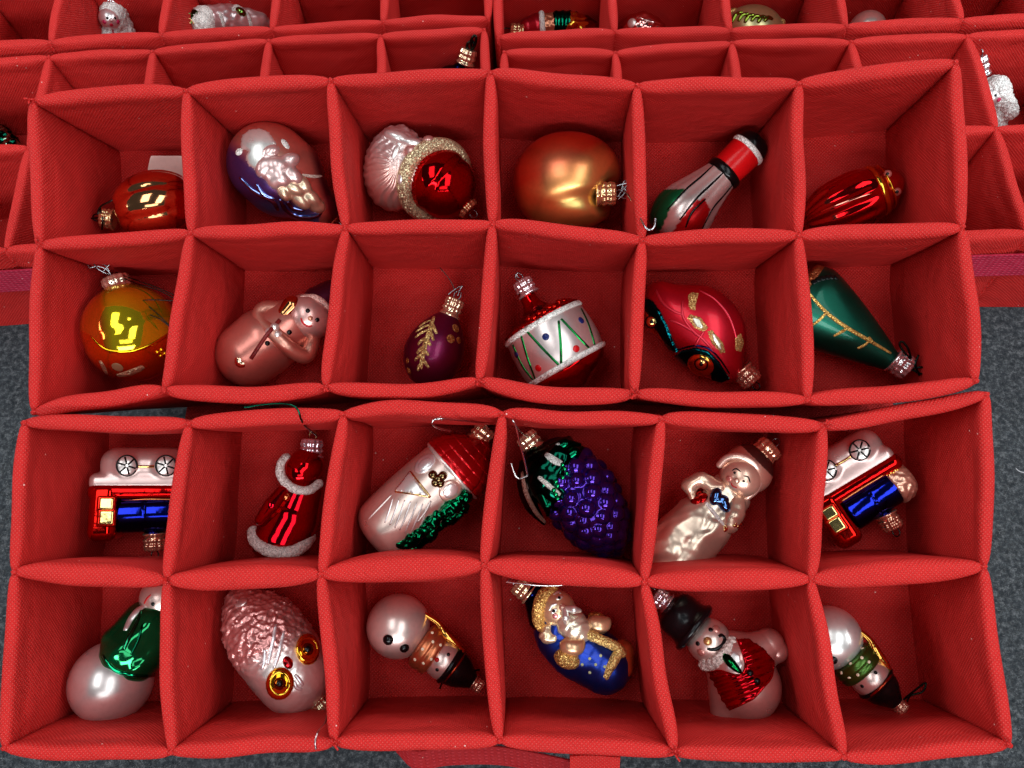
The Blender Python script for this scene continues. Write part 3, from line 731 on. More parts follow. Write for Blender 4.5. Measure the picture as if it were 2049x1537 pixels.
def bug():
    o = orn('beetle_bug_ornament', 'shiny red ribbed bug ornament with gold collar in upper right cell', 'ornament', 'B', 1712, 402)
    rb = lambda ph, t: 2.2 * np.cos(ph * 13) * np.clip((.72 - t) * 8, 0, 1)
    body = o.sdf('body', [o.La((1606,448,0), (1808,358,0), [(0,8),(.06,28),(.25,50),(.5,56),(.7,52),(.85,40),(.95,24),(1,8)], rb, .9)], M_MIR, RED, res=1.9, paint=[(lambda q, V: q[:,0] * .91 - (q[:,1] - 400) * .41 > 1622, lin(200,80,70)), (lambda q, V: q[:,0] * .91 - (q[:,1] - 400) * .41 < 1510, lin(190,70,60))])
    o.sdf('gold_collar', [o.La((1606,448,0), (1808,358,0), [(.715,50),(.725,53.5),(.765,51.5),(.775,47)], None, .9)], M_MIR, lin(226,180,60), res=1.7); o.sdf('gold_collar', [o.La((1606,448,0), (1808,358,0), [(.81,43),(.815,47),(.83,46),(.84,41)], None, .9)], M_MIR, lin(226,180,60), res=1.5)
    o.stroke('back_line', body, [(1745,388),(1710,398),(1670,412),(1640,425)], 3, M_MIR, lin(235,150,130))
    for (x, y) in ((1776,348),(1795,384)):
        e = o.dot('eye', body, x, y, 8, M_PRL, lin(230,150,140), .9); o.dot('pupil', e, x, y, 3.2, M_PNT, BLACK, .6, parent=e)
    o.done()
bug()
# ================================================================== middle tray, near row
def gold_ball():
    o = orn('gold_orange_bauble', 'gold topped orange bauble with glitter dots and tangled wires', 'bauble', 'B', 268, 668)
    seam = lambda x: np.interp(x, [150,178,222,260,294,335,370], [655,669,702,702,693,669,640])
    body = o.sdf('body', [o.Cn((268,672,0,92),(262,660,0,90)), o.Cn((258,630,0,62),(246,598,0,26),(238,584,0,18))], M_GLD, lin(215,78,12), k=22, paint=[(lambda q, V: (q[:,1] < seam(q[:,0])) * np.clip((q[:,0] - 200 + (640 - q[:,1]) * .12) / 22, 0, 1), lin(238,205,30)), (lambda q, V: (q[:,1] < seam(q[:,0])) & (q[:,0] < 200), lin(214,110,30))])
    o.stroke('gold_rim', body, [(180,674),(200,693),(222,703),(260,703),(294,694),(335,670),(350,655)], 3.5, M_MIR, YGOLD, .6, taper=False)
    o.dot('grey_dot', body, 235, 735, 11, M_PNT, lin(150,110,80), .2); o.stroke('glitter_leaf', body, [(236,752),(262,746),(288,734)], 9, M_GLT, lin(205,165,130), .3); o.stroke('glitter_leaf', body, [(200,722),(207,735),(213,748)], 6, M_GLT, lin(205,165,130), .3)
    for (x, y) in ((316,705),(324,700),(322,712),(330,707)): o.dot('gold_bead', body, x, y, 5.5, M_MIR, YGOLD, .9)
    o.cap(236,572,2,112,24,40,lin(232,205,170), loop=False)
    for q in ([(222,552,10),(214,540,14),(196,533,18),(180,536,18),(176,530,18)],[(224,550,10),(210,546,16),(196,538,20),(188,528,22)],[(205,545,14),(220,528,18)],[(222,550,10),(212,532,16),(202,528,16)]): o.tube('wire', q, 1.3, M_WIR, STEEL)
    for q in ([(232,545,10),(265,558,26),(305,572,34),(352,592,40)],[(236,552,10),(275,568,30),(320,582,36),(360,604,40)],[(272,604,60),(300,600,66),(350,602,60)],[(298,614,82),(315,628,84),(340,652,78)],[(300,630,84),(322,640,84),(342,656,76)]): o.tube('wire', q, 1.1, M_WIR, lin(40,38,38))
    o.done()
gold_ball()
def pink_snowman():
    o = orn('snowman_ornament', 'pinkish pearl snowman ornament hugging a broom with dark hat', 'ornament', 'B', 545, 680)
    body = o.sdf('body', [o.Cn((500,708,0,66),(530,685,0,68)), o.S(578,655,0,56)], M_PRL, lin(214,132,118), k=22)
    head = o.sdf('head', [o.E(618,634,16,-50,48,44,44)], M_PRL, lin(222,172,164))
    for q in ([(556,618,20),(530,618,30),(520,632,36),(528,650,46),(545,664,56)],[(549,668,58),(572,690,56),(592,706,46),(612,712,34),(622,694,26),(626,674,14)]):
        o.sdf('arm', [o.Cn(*[(x, y, z, 15.5) for x, y, z in q])], M_SAT, lin(226,160,140), k=10)
    for (x, y) in ((540,664),(556,670),(550,655)): o.sdf('mitten', [o.S(x,y,66,9)], M_PRL, PEARL)
    hat = o.sdf('hat', [o.Cn((640,606,8,35),(664,590,4,30))], M_SAT, lin(80,24,50), k=8)
    o.stroke('hat_band', [head, hat], [(602,592),(622,592),(645,602),(662,622)], 6, M_FRO, lin(215,160,150), .4)
    br = o.sdf('broom_head', [o.Cn((570,628,38,16),(585,612,36,20))], M_MIR, lin(205,140,90), k=4); o.tube('broom_stick', [(560,640,62),(533,672,76),(502,718,70)], 4, M_PNT, lin(120,30,30))
    for (x, y) in ((616,622),(635,640)): o.dot('eye', head, x, y, 4.5, M_PNT, BLACK, .5)
    o.dot('nose', head, 621, 637, 5, M_PRL, lin(230,170,140), 1.0); o.stroke('mouth', head, [(602,636),(606,646),(616,653),(625,652)], 2.4, M_PNT, RED)
    for (x, y) in ((579,665),(535,687)): o.dot('button', body, x, y, 5, M_PNT, BLACK, .6)
    o.stroke('broom_twig', body, [(475,715),(478,728),(490,730)], 8, M_MIR, lin(228,190,160), .4); o.done()
pink_snowman()
def egg():
    o = orn('purple_egg_ornament', 'dark purple satin egg ornament with gold glitter fern', 'ornament', 'B', 872, 692)
    body = o.sdf('body', [o.La((842,772,0), (902,622,0), [(0,4),(.04,26),(.2,50),(.42,59),(.65,52),(.85,33),(.95,18),(1,10)])], M_SAT, lin(112,22,66))
    o.stroke('glitter_fern', body, [(868,634),(860,660),(852,685),(846,710),(842,738)], 6, M_GLT, lin(240,205,130))
    for (a, b) in (((862,640),(838,655)),((858,650),(832,664)),((855,660),(830,676)),((852,675),(836,690)),((849,692),(834,708)),((846,708),(830,722)),((866,648),(874,668)),((862,662),(868,682)),((856,680),(862,692)),((850,700),(858,712)),((846,718),(858,736)),((842,728),(836,742))): o.stroke('glitter_leaf', body, [a, ((a[0]+b[0])/2 - 1, (a[1]+b[1])/2 - 1), b], 3.6, M_GLT, lin(240,205,130))
    for (x, y, r) in ((912,657,9),(902,678,9),(918,681,7),(815,722,6),(818,742,7)): o.dot('glitter_dot', body, x, y, r, M_GLT, lin(190,120,60), .25)
    o.cap(906,614,0,68,17,34,lin(240,205,150), hook=[(915,594,4),(921,578,8),(926,572,10),(915,576,12),(896,590,12)]); o.tube('wire', [(912,585,6),(900,560,14),(880,535,20)], .8, M_WIR, DWIRE); o.done()
egg()
def drum():
    o = orn('drum_ornament', 'red and silver toy drum ornament with green cords and dots', 'ornament', 'B', 1110, 690)
    p0, p1 = (1046,577,0), (1166,788,0)
    body = o.sdf('body', [o.La(p0, p1, [(.33,78),(.36,84),(.5,88),(.62,88),(.72,84),(.75,78)])], M_PRL, lin(224,208,204), res=2.4)
    top = o.sdf('top', [o.La(p0, p1, [(0,14),(.08,16),(.16,20),(.22,34),(.265,62),(.30,80),(.34,80)], lambda ph, t: 1.6 * np.cos(ph * 22) * (t > .26))], M_MIR, lin(170,10,14), res=2.0)
    bt = o.sdf('bottom', [o.La(p0, p1, [(.73,80),(.77,81),(.82,72),(.87,52),(.93,20),(.95,2)])], M_MIR, lin(170,10,14))
    rim = o.sdf('upper_band', [o.La(p0, p1, [(.315,78),(.325,86),(.355,88),(.365,82)])], M_FRO, WHITE, res=2.0); o.sdf('lower_band', [o.La(p0, p1, [(.705,82),(.715,89),(.745,87),(.755,80)])], M_FRO, WHITE, res=2.0)
    for pts in ([(1043,673),(1055,715),(1073,764)],[(1055,664),(1090,702),(1125,737)],[(1118,642),(1122,690),(1123,736)],[(1123,638),(1155,672),(1187,705)],[(1163,618),(1178,650),(1190,690)],[(1026,690),(1044,730),(1066,760)]): o.stroke('cord', body, pts, 2.8, M_MIR, lin(20,130,60), .7, taper=False)
    for (x, y, cc) in ((1092,674,NAVY),(1153,698,RED),(1163,641,NAVY),(1033,710,NAVY),(1077,737,RED)): o.dot('painted_dot', body, x, y, 7, M_PNT, cc, .3)
    for k in range(9): o.dot('bead', [top, rim], 1058 + k * 10, 638 - k * 5.6 + 3 * (k % 2), 6.5, M_MIR, lin(190,30,20), .8)
    o.cap(1050,574,0,120,18,30,lin(230,200,205), hook=[(1040,558,4),(1034,552,8),(1036,546,10),(1044,550,10)]); o.done()
drum()
def car():
    o = orn('car_ornament', 'rounded red car ornament with gold glitter windows and teal fenders', 'ornament', 'B', 1402, 660)
    body = o.sdf('body', [o.E(1388,664,0,-47,128,57,56), o.E(1422,644,0,-50,84,56,54)], M_SAT, lin(196,24,44), k=26, res=1.7)
    for poly in ([(1292,596),(1306,602),(1322,624),(1336,652),(1348,684),(1358,704),(1342,698),(1328,676),(1312,650),(1300,636),(1290,630)],[(1350,712),(1366,700),(1392,695),(1418,702),(1440,724),(1460,756),(1444,762),(1424,756),(1420,738),(1404,722),(1388,720),(1374,732),(1360,728)]):
        o.shell('fender', body, poly, 6, M_MIR, lin(8,92,100))
    o.shell('running_board', body, [(1296,640),(1318,664),(1340,698),(1362,722),(1376,740),(1364,748),(1340,730),(1312,690),(1296,664)], 3.5, M_MIR, lin(214,140,60))
    o.stroke('fender_edge', body, [(1346,706),(1366,697),(1394,692),(1420,699),(1442,721),(1460,748)], 2.4, M_MIR, NAVY, 1.0)
    for (x, y) in ((1403,729),(1304,644)):
        w = o.dot('wheel', body, x, y, 27, M_MIR, lin(222,160,70), .35, lift=3); h = o.dot('hub_ring', w, x, y, 14, M_PNT, BLACK, .25, parent=w); g = o.dot('hub_cap', [w, h], x, y, 11, M_MIR, lin(232,180,110), .5, parent=w); o.dot('hub_centre', [w, h, g], x, y, 4, M_PNT, BLACK, .5, parent=w)
    wins = [[(1377,592),(1383,586),(1397,588),(1393,606),(1391,620),(1380,618)],[(1376,636),(1382,630),(1402,636),(1416,656),(1408,664),(1390,656)],[(1416,664),(1426,662),(1446,686),(1451,704),(1442,706),(1424,686)],[(1472,676),(1482,668),(1488,686),(1482,704),(1472,700)]]
    wins = [[(np.mean([p[0] for p in w]) + (x - np.mean([p[0] for p in w])) * 1.08, np.mean([p[1] for p in w]) + (y - np.mean([p[1] for p in w])) * 1.08) for x, y in w] for w in wins]
    for i, w in enumerate(wins):
        g = o.shell('window', body, w, 1.6, M_GLT, lin(225,180,110)); cx = np.mean([p[0] for p in w]); cy = np.mean([p[1] for p in w])
        if i in (1, 2): o.shell('pane', body, [(cx + (x - cx) * .6, cy + (y - cy) * .74) for x, y in w], 3.2, M_PRL, lin(236,236,214), parent=g)
    for pts in ([(1398,580),(1432,600),(1460,636),(1476,684)],[(1366,600),(1366,632),(1386,662),(1412,684),(1436,716)],[(1410,662),(1396,682),(1390,696)],[(1312,580),(1326,606),(1350,624),(1368,630)],[(1340,640),(1364,650),(1388,664)]): o.stroke('body_crease', body, pts, 3.2, M_SAT, lin(225,60,80), .8)
    o.cap(1496,754,0,-48,20,34,lin(235,160,110), hookcol=DWIRE); o.done()
car()
def tree_cone():
    o = orn('green_cone_ornament', 'satin green cone ornament with gold glitter vine and silver cap', 'ornament', 'B', 1700, 645)
    body = o.sdf('body', [o.La((1588,588,0), (1796,732,0), [(0,30),(.03,70),(.10,80),(.2,80),(.5,60),(.8,34),(.95,20),(1,14)], flat=.8)], M_SAT, lin(4,72,56), res=2.4)
    o.sdf('base_rim', [o.La((1588,588,0), (1796,732,0), [(-.03,20),(-.01,66),(.04,76),(.07,77)], flat=.8)], M_GLT, lin(170,90,50), res=2.2)
    for k in range(6): o.dot('scallop', body, 1628 + k * 9, 562 + 1.5 * (k - 2) ** 2 * .4 - k * 2.4, 6, M_PNT, lin(4,16,16), .4)
    for pts in ([(1618,586),(1653,625),(1694,655),(1735,679),(1783,707)],[(1653,626),(1640,640),(1624,652)],[(1696,657),(1684,664),(1668,673)],[(1738,684),(1728,692),(1716,697)],[(1750,690),(1745,684),(1738,674)]): o.stroke('glitter_vine', body, pts, 4.2 if len(pts) > 3 else 3.4, M_GLT, GOLD)
    o.cap(1804,730,0,-34,22,36,lin(232,215,215), loop=False)
    for q in ([(1822,738,8),(1842,748,12),(1856,744,14),(1845,735,16),(1822,738,12)],[(1826,730,12),(1818,700,22),(1806,684,26),(1800,690,24),(1812,708,20),(1830,728,14)],[(1838,710,18),(1832,730,18),(1840,752,14)]): o.tube('hook', q, 2.2, M_WIR, lin(25,30,26))
    o.done()
tree_cone()
# ================================================================== near tray, far row
def train(label, ox, oy, ang, cx, cy):
    a = math.radians(ang); ux, uy, vx, vy = math.cos(a), -math.sin(a), math.sin(a), math.cos(a)
    o = orn('train_ornament', label, 'ornament', 'A', cx, cy)
    T = lambda u, v, z=0: (ox + ux * u + vx * v, oy + uy * u + vy * v, z)
    T2 = lambda u, v: T(u, v)[:2]
    ch = o.sdf('chassis', [o.Bx(*T(2,-48), ang, 82, 34, 36, 31), o.Bx(*T(-4,-14), ang, 92, 17, 36, 14), o.S(*T(-36,-46,20), 24), o.S(*T(42,-46,20), 24)], M_PRL, lin(222,190,184), k=10)
    band = o.sdf('footplate', [o.Bx(*T(-2,6), ang, 96, 18, 40, 17)], M_MIR, lin(196,16,16))
    cab = o.sdf('cab', [o.Bx(*T(-74,46), ang, 27, 56, 42, 18)], M_MIR, lin(200,22,16))
    bo = o.sdf('boiler', [o.La(T(-46,50), T(62,46), [(0,34),(.04,38),(.47,38),(.5,35),(.53,38),(.96,38),(1,34)])], M_MIR, lin(24,36,150)); o.sdf('smokebox', [o.La(T(56,46), T(102,44), [(0,36),(.1,42),(.6,40),(.9,30),(1,16)])], M_PRL, lin(226,176,150), disp=lambda P: 1.5 * vnoise(P, 5))
    o.sdf('chimney', [o.Cn((*T(14,70),20), (*T(18,92),16))], M_MIR, lin(20,30,130), k=6)
    for u in (-36, 42):
        w = o.dot('wheel', ch, *T2(u, -46), 21, M_PRL, lin(235,225,220), .35)
        for k in range(6): o.stroke('spoke', [w, ch], [T2(u + 3 * math.cos(k * 1.047 + .3), -46 + 3 * math.sin(k * 1.047 + .3)), T2(u + 18 * math.cos(k * 1.047 + .3), -46 + 18 * math.sin(k * 1.047 + .3))], 2.0, M_PNT, BLACK, .5, parent=w, n=3, taper=False)
        o.stroke('tyre', [w, ch], [T2(u + 20.5 * math.cos(t_), -46 + 20.5 * math.sin(t_)) for t_ in np.linspace(.5, 6.5, 14)], 2.2, M_PNT, BLACK, .6, parent=w, n=3, taper=False)
    o.stroke('coupling_rod', ch, [T2(-30,-46), T2(3,-44), T2(36,-46)], 3.2, M_MIR, lin(235,205,130), .8)
    for (v, hh) in ((30, 13), (58, 15)):
        f_ = o.sdf('window_frame', [o.Bx(*T(-75, v, 37), ang, 18, hh + 3, 9, 5)], M_MIR, lin(205,40,26), res=1.8); o.sdf('window', [o.Bx(*T(-75, v, 41), ang, 13.5, hh - 1, 7, 3.5)], M_MIR, lin(235,205,130), res=1.6, parent=f_)
    o.stroke('gold_trim', [band, bo, cab], [T2(-46, 24), T2(10, 22), T2(60, 22)], 3, M_MIR, lin(235,150,90), .5)
    for k in range(7): o.dot('rivet', o.parts[4], *T2(62 + k * 5, 24 + 2 * (k % 2)), 3, M_MIR, GOLD, .8)
    c = T(20, 108); o.cap(c[0], c[1], 0, ang - 90, 18, 32, lin(236,150,90), loop=True, hookcol=DWIRE); o.done()
train('silver red and blue train ornament lying upside down in left cell', 290, 978, 0, 290, 990)
train('tilted silver red and blue train ornament beside the right tray wall', 1708, 962, 31, 1715, 965)
def red_robe():
    o = orn('red_robed_ornament', 'small red robed figure ornament with white fur trim seen from behind', 'ornament', 'A', 580, 1020)
    body = o.sdf('robe', [o.Cn((606,985,0,42),(585,1040,0,54),(564,1082,0,57))], M_MIR, lin(168,8,22), k=14, res=2.2)
    o.sdf('sleeve', [o.Cn((566,985,34,14),(545,1012,42,17),(524,1040,34,13))], M_MIR, lin(176,10,30), k=8)
    hat = o.sdf('hood', [o.Cn((604,944,0,40),(612,934,0,38)), o.Cn((618,925,0,22),(624,912,0,15))], M_MIR, lin(180,12,20), k=10)
    ring = lambda pts, r: o.sdf('fur_trim', [o.Cn(*[(x, y, z, r) for x, y, z in pts])], M_FRO, lin(222,206,200), k=8, disp=lambda P: .5 * vnoise(P, 3.0), res=1.8)
    ring([(572,916,10),(562,930,20),(562,950,28),(574,968,36),(594,980,40),(618,981,36),(638,968,20)], 9)
    ring([(507,1064,6),(510,1080,30),(528,1097,50),(556,1106,56),(585,1104,50),(608,1091,30),(620,1076,6)], 12)
    o.dot('hand', body, 572, 995, 9, M_MIR, lin(225,130,80), .8)
    o.cap(624,896,0,85,20,34,lin(225,190,205), loop=True, hookcol=lin(170,150,110))
    o.tube('hook', [(634,872,60),(622,862,120),(610,852,190),(602,838,232),(597,822,244),(586,812,244),(562,808,240),(525,810,236),(488,816,232)], 1.8, M_WIR, lin(10,80,60)); o.done()
red_robe()
def house():
    o = orn('cottage_ornament', 'pearly round cottage ornament with red tiled roof and green hedge', 'ornament', 'A', 835, 995)
    p0, p1 = (742,1086,0), (966,888,0)
    body = o.sdf('wall', [o.La(p0, p1, [(0,8),(.02,40),(.07,60),(.15,68),(.4,71),(.7,69),(.75,60)])], M_PRL, lin(226,200,188), res=2.5)
    tile = lambda ph, t: 3.2 * np.abs(np.sin(ph * 7)) ** .4 + 3.0 * (1 - (t * 17) % 1)
    roof = o.sdf('roof', [o.La(p0, p1, [(.725,66),(.74,72),(.83,65),(.91,48),(.975,27),(1.03,12)], tile)], M_PEACH, lin(196,22,30), res=1.5)
    o.sdf('eave', [o.La(p0, p1, [(.70,67),(.715,74),(.73,74),(.745,68)])], M_PRL, PEARL, res=2.0)
    w = o.dot('window', body, 850, 928, 24, M_PRL, lin(235,225,225), .25, ry=19, ang=40); o.dot('pane', [body, w], 850, 928, 15, M_PRL, lin(240,238,238), .3, ry=11, ang=40, parent=w)
    w = o.dot('window', body, 901, 982, 24, M_PRL, lin(228,190,175), .25, ry=22, ang=40); o.dot('pane', [body, w], 901, 982, 16, M_PRL, lin(240,226,222), .3, ry=14, ang=40, parent=w)
    o.shell('gable', body, [(821,944),(790,984),(860,994)], 4, M_PRL, lin(236,228,224))
    for pts in ([(821,944),(806,964),(791,984)],[(791,984),(825,988),(861,995)],[(821,944),(840,968),(861,995)]): o.stroke('gable_edge', body, pts, 2.6, M_MIR, lin(226,190,130), .9, taper=False)
    for (x, y) in ((866,950),(878,958),(872,966),(886,952),(882,968)): o.dot('wreath', body, x, y, 9, M_MIR, lin(110,90,60), .8)
    for k in range(7): o.stroke('door_board', body, [(786 + k * 12, 996 + k * 2.4), (779 + k * 11, 1020 + k * 4), (770 + k * 10, 1046 + k * 5)], 2.2, M_PRL, lin(236,230,228), .5)
    o.stroke('door_edge', body, [(783,990),(760,1014),(735,1040)], 3, M_PRL, PEARL); o.stroke('door_edge', body, [(862,1002),(852,1024),(835,1046)], 3, M_PRL, PEARL)
    hp = [(800,1084),(812,1086),(824,1076),(838,1066),(850,1056),(862,1044),(876,1030),(890,1022),(904,1012),(918,1006),(930,996),(806,1098),(822,1096),(840,1082),(858,1068),(874,1052),(893,1040),(910,1028),(926,1016)]
    o.sdf('hedge', [o.S(x, y, 50 - .12 * max(0, y - 1040) - 26 * (k > 10), 13 + 2 * (k % 3)) for k, (x, y) in enumerate(hp)], M_MIR, lin(6,104,64), k=4, res=1.9, disp=lambda P: 2.2 * vnoise(P, 5))
    o.cap(964,869,0,52,20,36,lin(240,170,110), loop=False)
    o.tube('hook', [(902,863,150),(880,858,190),(866,850,228),(868,841,236),(886,838,236),(920,841,190),(960,845,130),(988,845,90)], 1.8, M_WIR, lin(190,185,185)); o.tube('wire', [(962,838,40),(972,848,36),(980,862,24)], 1.2, M_WIR, STEEL); o.done()
house()
def grapes():
    o = orn('grape_ornament', 'dark purple grape cluster ornament with green leaves and wire hook', 'ornament', 'A', 1150, 995)
    axp = [(1120,930,0,60),(1165,995,0,74),(1200,1050,0,60),(1228,1090,0,30)]
    core = o.Cn(*axp); G_ = []
    rg = np.random.default_rng(3); cnt = 84
    for k in range(cnt):
        t = (k + .5) / cnt * 3; i = min(2, int(t)); f_ = t - i; x, y, z, r = [axp[i][q] + (axp[i + 1][q] - axp[i][q]) * f_ for q in range(4)]
        a = k * 2.39996 + rg.uniform(-.12, .12); d = unit(o.M(1228,1090,0) - o.M(1120,930,0)); u = unit(np.cross(d, [0,0,1])); w = np.cross(d, u); c = o.M(x, y, z) + (u * math.cos(a) + w * math.sin(a)) * (r - 9) ; rr = 18 + rg.uniform(-1.5, 2)
        G_.append((c, rr))
    def fn(P):
        d = core[0](P) + 4
        for c, rr in G_: d = smin(d, np.linalg.norm(P - c, axis=1) - rr, 1.5)
        return d
    gr = o.sdf('grapes', [(fn, core[1] - 10, core[2] + 10)], M_GLD, lin(58,22,128), res=2.3)
    body = o.sdf('leaf_cap', [o.Cn((1075,905,4,26),(1104,925,12,62)), o.E(1098,962,18,-58,70,46,56)], M_MIR, lin(4,54,40), k=14, disp=lambda P: 1.6 * vnoise(P, 10))
    for (a, b, c) in (((1120,925),(1150,905),(1165,896)),((1115,945),(1135,950),(1158,930)),((1105,962),(1118,975),(1124,988)),((1110,900),(1130,888),(1160,890)),((1085,985),(1095,1010),(1096,1030))):
        o.sdf('leaf_lobe', [o.Cn((*a,44,16),(*b,52,12),(*c,42,4))], M_MIR, lin(6,84,56), k=8)
    o.sdf('leaf', [o.Cn((1050,930,18,12),(1052,965,26,18),(1062,1010,20,14),(1088,1046,10,5))], M_MIR, lin(40,28,26), k=8)
    o.stroke('frost_streak', body, [(1092,908),(1108,920),(1124,928)], 8, M_FRO, lin(190,190,185), .3); o.stroke('frost_streak', body, [(1077,954),(1098,972),(1121,990)], 5.5, M_FRO, lin(185,180,172), .3); o.stroke('frost_streak', body, [(1112,889),(1138,886),(1168,898)], 4, M_FRO, lin(175,180,175), .3); o.stroke('leaf_edge', [o.parts[-4], body], [(1044,944),(1052,985),(1072,1024),(1092,1046)], 5, M_FRO, lin(130,80,66), .3)
    for k in range(9): o.dot('leaf_bead', [body, gr], 1108 + 4 * (k % 3) + (18 if k < 4 else 0), 930 + k * 8.5, 5, M_MIR, lin(20,150,90), .9)
    o.cap(1060,884,8,128,20,36,lin(228,190,140), loop=False, hook=[(1058,876,40),(1040,862,120),(1026,842,225),(1032,852,225),(1040,886,190),(1050,925,150),(1056,952,120)], hookcol=lin(200,196,196), wire=1.7); o.tube('wire', [(1022,926,130),(1028,945,130),(1038,958,125),(1056,952,120)], 1.7, M_WIR, lin(190,186,186)); o.done()
grapes()
def choir():
    o = orn('robed_child_ornament', 'pearly robed child ornament with blue bow and gold cuff', 'ornament', 'A', 1420, 1020)
    fold = lambda P: 2.3 * np.sin((P[:,0] * .62 - P[:,1] * .78) / 9 + vnoise(P, 26) * 1.6) + .8 * vnoise(P, 9)
    body = o.sdf('robe', [o.Cn((1452,992,0,46),(1402,1050,0,62),(1345,1108,0,68))], M_PRL, lin(228,204,182), k=14, disp=fold, res=2.2)
    head = o.sdf('head', [o.E(1482,954,24,-60,42,40,38)], M_PRL, lin(232,190,168))
    hood = o.sdf('hood', [o.E(1498,938,8,-58,50,46,42)], M_PRL, lin(222,170,150), paint=[(lambda q, V: q[:,0] - q[:,1] > 592, lin(92,48,44))])
    o.sdf('hood_rim', [o.Cn((1440,930,30,7),(1455,916,40,7),(1482,914,46,8),(1510,930,44,8),(1520,955,36,8),(1512,980,28,7),(1494,996,22,7))], M_PRL, lin(236,200,184), k=6)
    o.sdf('sleeve', [o.Cn((1436,974,34,15),(1402,962,34,15),(1380,972,28,14)), o.Cn((1382,974,28,14),(1384,990,36,10))], M_PRL, lin(224,190,166), k=8, disp=fold)
    s2 = o.sdf('sleeve', [o.Cn((1472,1002,30,18),(1466,1028,36,22),(1460,1048,36,18))], M_PRL, lin(220,190,166), k=8, disp=fold)
    o.sdf('gold_cuff', [o.Cn((1450,1054,42,10),(1466,1050,44,11),(1474,1044,38,9))], M_MIR, lin(232,196,130), disp=lambda P: 2.2 * vnoise(P, 3.5))
    for (x, y) in ((1396,986),(1404,996),(1394,1000)): o.dot('red_patch', body, x, y, 13, M_MIR, lin(170,24,24), .5)
    for (x, y, g) in ((1432,994,70),(1448,1008,-60),(1440,1000,0)): o.sdf('bow', [o.E(x,y,52,g,18,11,10)], M_MIR, lin(70,100,150))
    o.stroke('robe_trim', body, [(1412,1005),(1428,1026),(1450,1052)], 4.5, M_FRO, PEARL)
    for pts in ([(1465,942),(1473,938),(1482,944)],[(1488,952),(1497,955),(1501,966)]): o.stroke('brow', head, pts, 1.7, M_PNT, BLACK)
    for (x, y) in ((1470,946),(1488,963)): o.dot('eye', head, x, y, 2.6, M_PNT, BLACK, .5)
    o.dot('nose', head, 1474, 962, 6, M_PRL, lin(236,200,180), .9); o.stroke('mouth', head, [(1462,966),(1467,973),(1475,976)], 2.2, M_PNT, lin(170,40,40)); o.dot('cheek', head, 1458, 958, 6, M_PRL, lin(230,150,140), .4)
    o.cap(1530,905,4,42,24,42,lin(238,150,80), loop=True); o.done()
choir()
# ================================================================== near tray, near row
def green_jacket():
    o = orn('snowman_ornament', 'snowman ornament with big white ball and shiny green jacket', 'ornament', 'A', 245, 1320)
    ball = o.sdf('lower_ball', [o.S(223,1364,0,78)], M_PRL, lin(238,228,224))
    jk = o.sdf('jacket', [o.Cn((268,1300,20,64),(300,1256,14,56))], M_GLD, lin(4,116,64), k=10, disp=lambda P: 2.6 * np.sin((P[:,0] * .8 - P[:,1] * .6) / 9 + vnoise(P, 22)))
    o.stroke('jacket_hem', [ball, jk], [(206,1312),(222,1334),(242,1346),(284,1353),(326,1347),(345,1335)], 5, M_MIR, lin(20,150,100), .8); o.stroke('lapel', jk, [(282,1222),(272,1250),(258,1276),(248,1300)], 5, M_MIR, lin(40,160,110), .8); o.stroke('lapel', jk, [(285,1250),(276,1282),(262,1310)], 3, M_MIR, lin(10,90,60), .8)
    o.stroke('silver_lapel', jk, [(250,1262),(262,1238),(280,1218),(300,1208)], 8, M_PRL, lin(230,222,220), .5); head = o.sdf('head', [o.S(328,1196,14,46)], M_PRL, lin(232,200,190)); o.dot('eye', head, 306, 1209, 4, M_PNT, BLACK, .5); o.stroke('mouth', head, [(302,1190),(294,1198),(288,1208)], 2.4, M_PNT, RED); o.sdf('hat', [o.Cn((346,1166,10,36),(360,1148,6,28))], M_PNT, BLACK); o.done()
green_jacket()
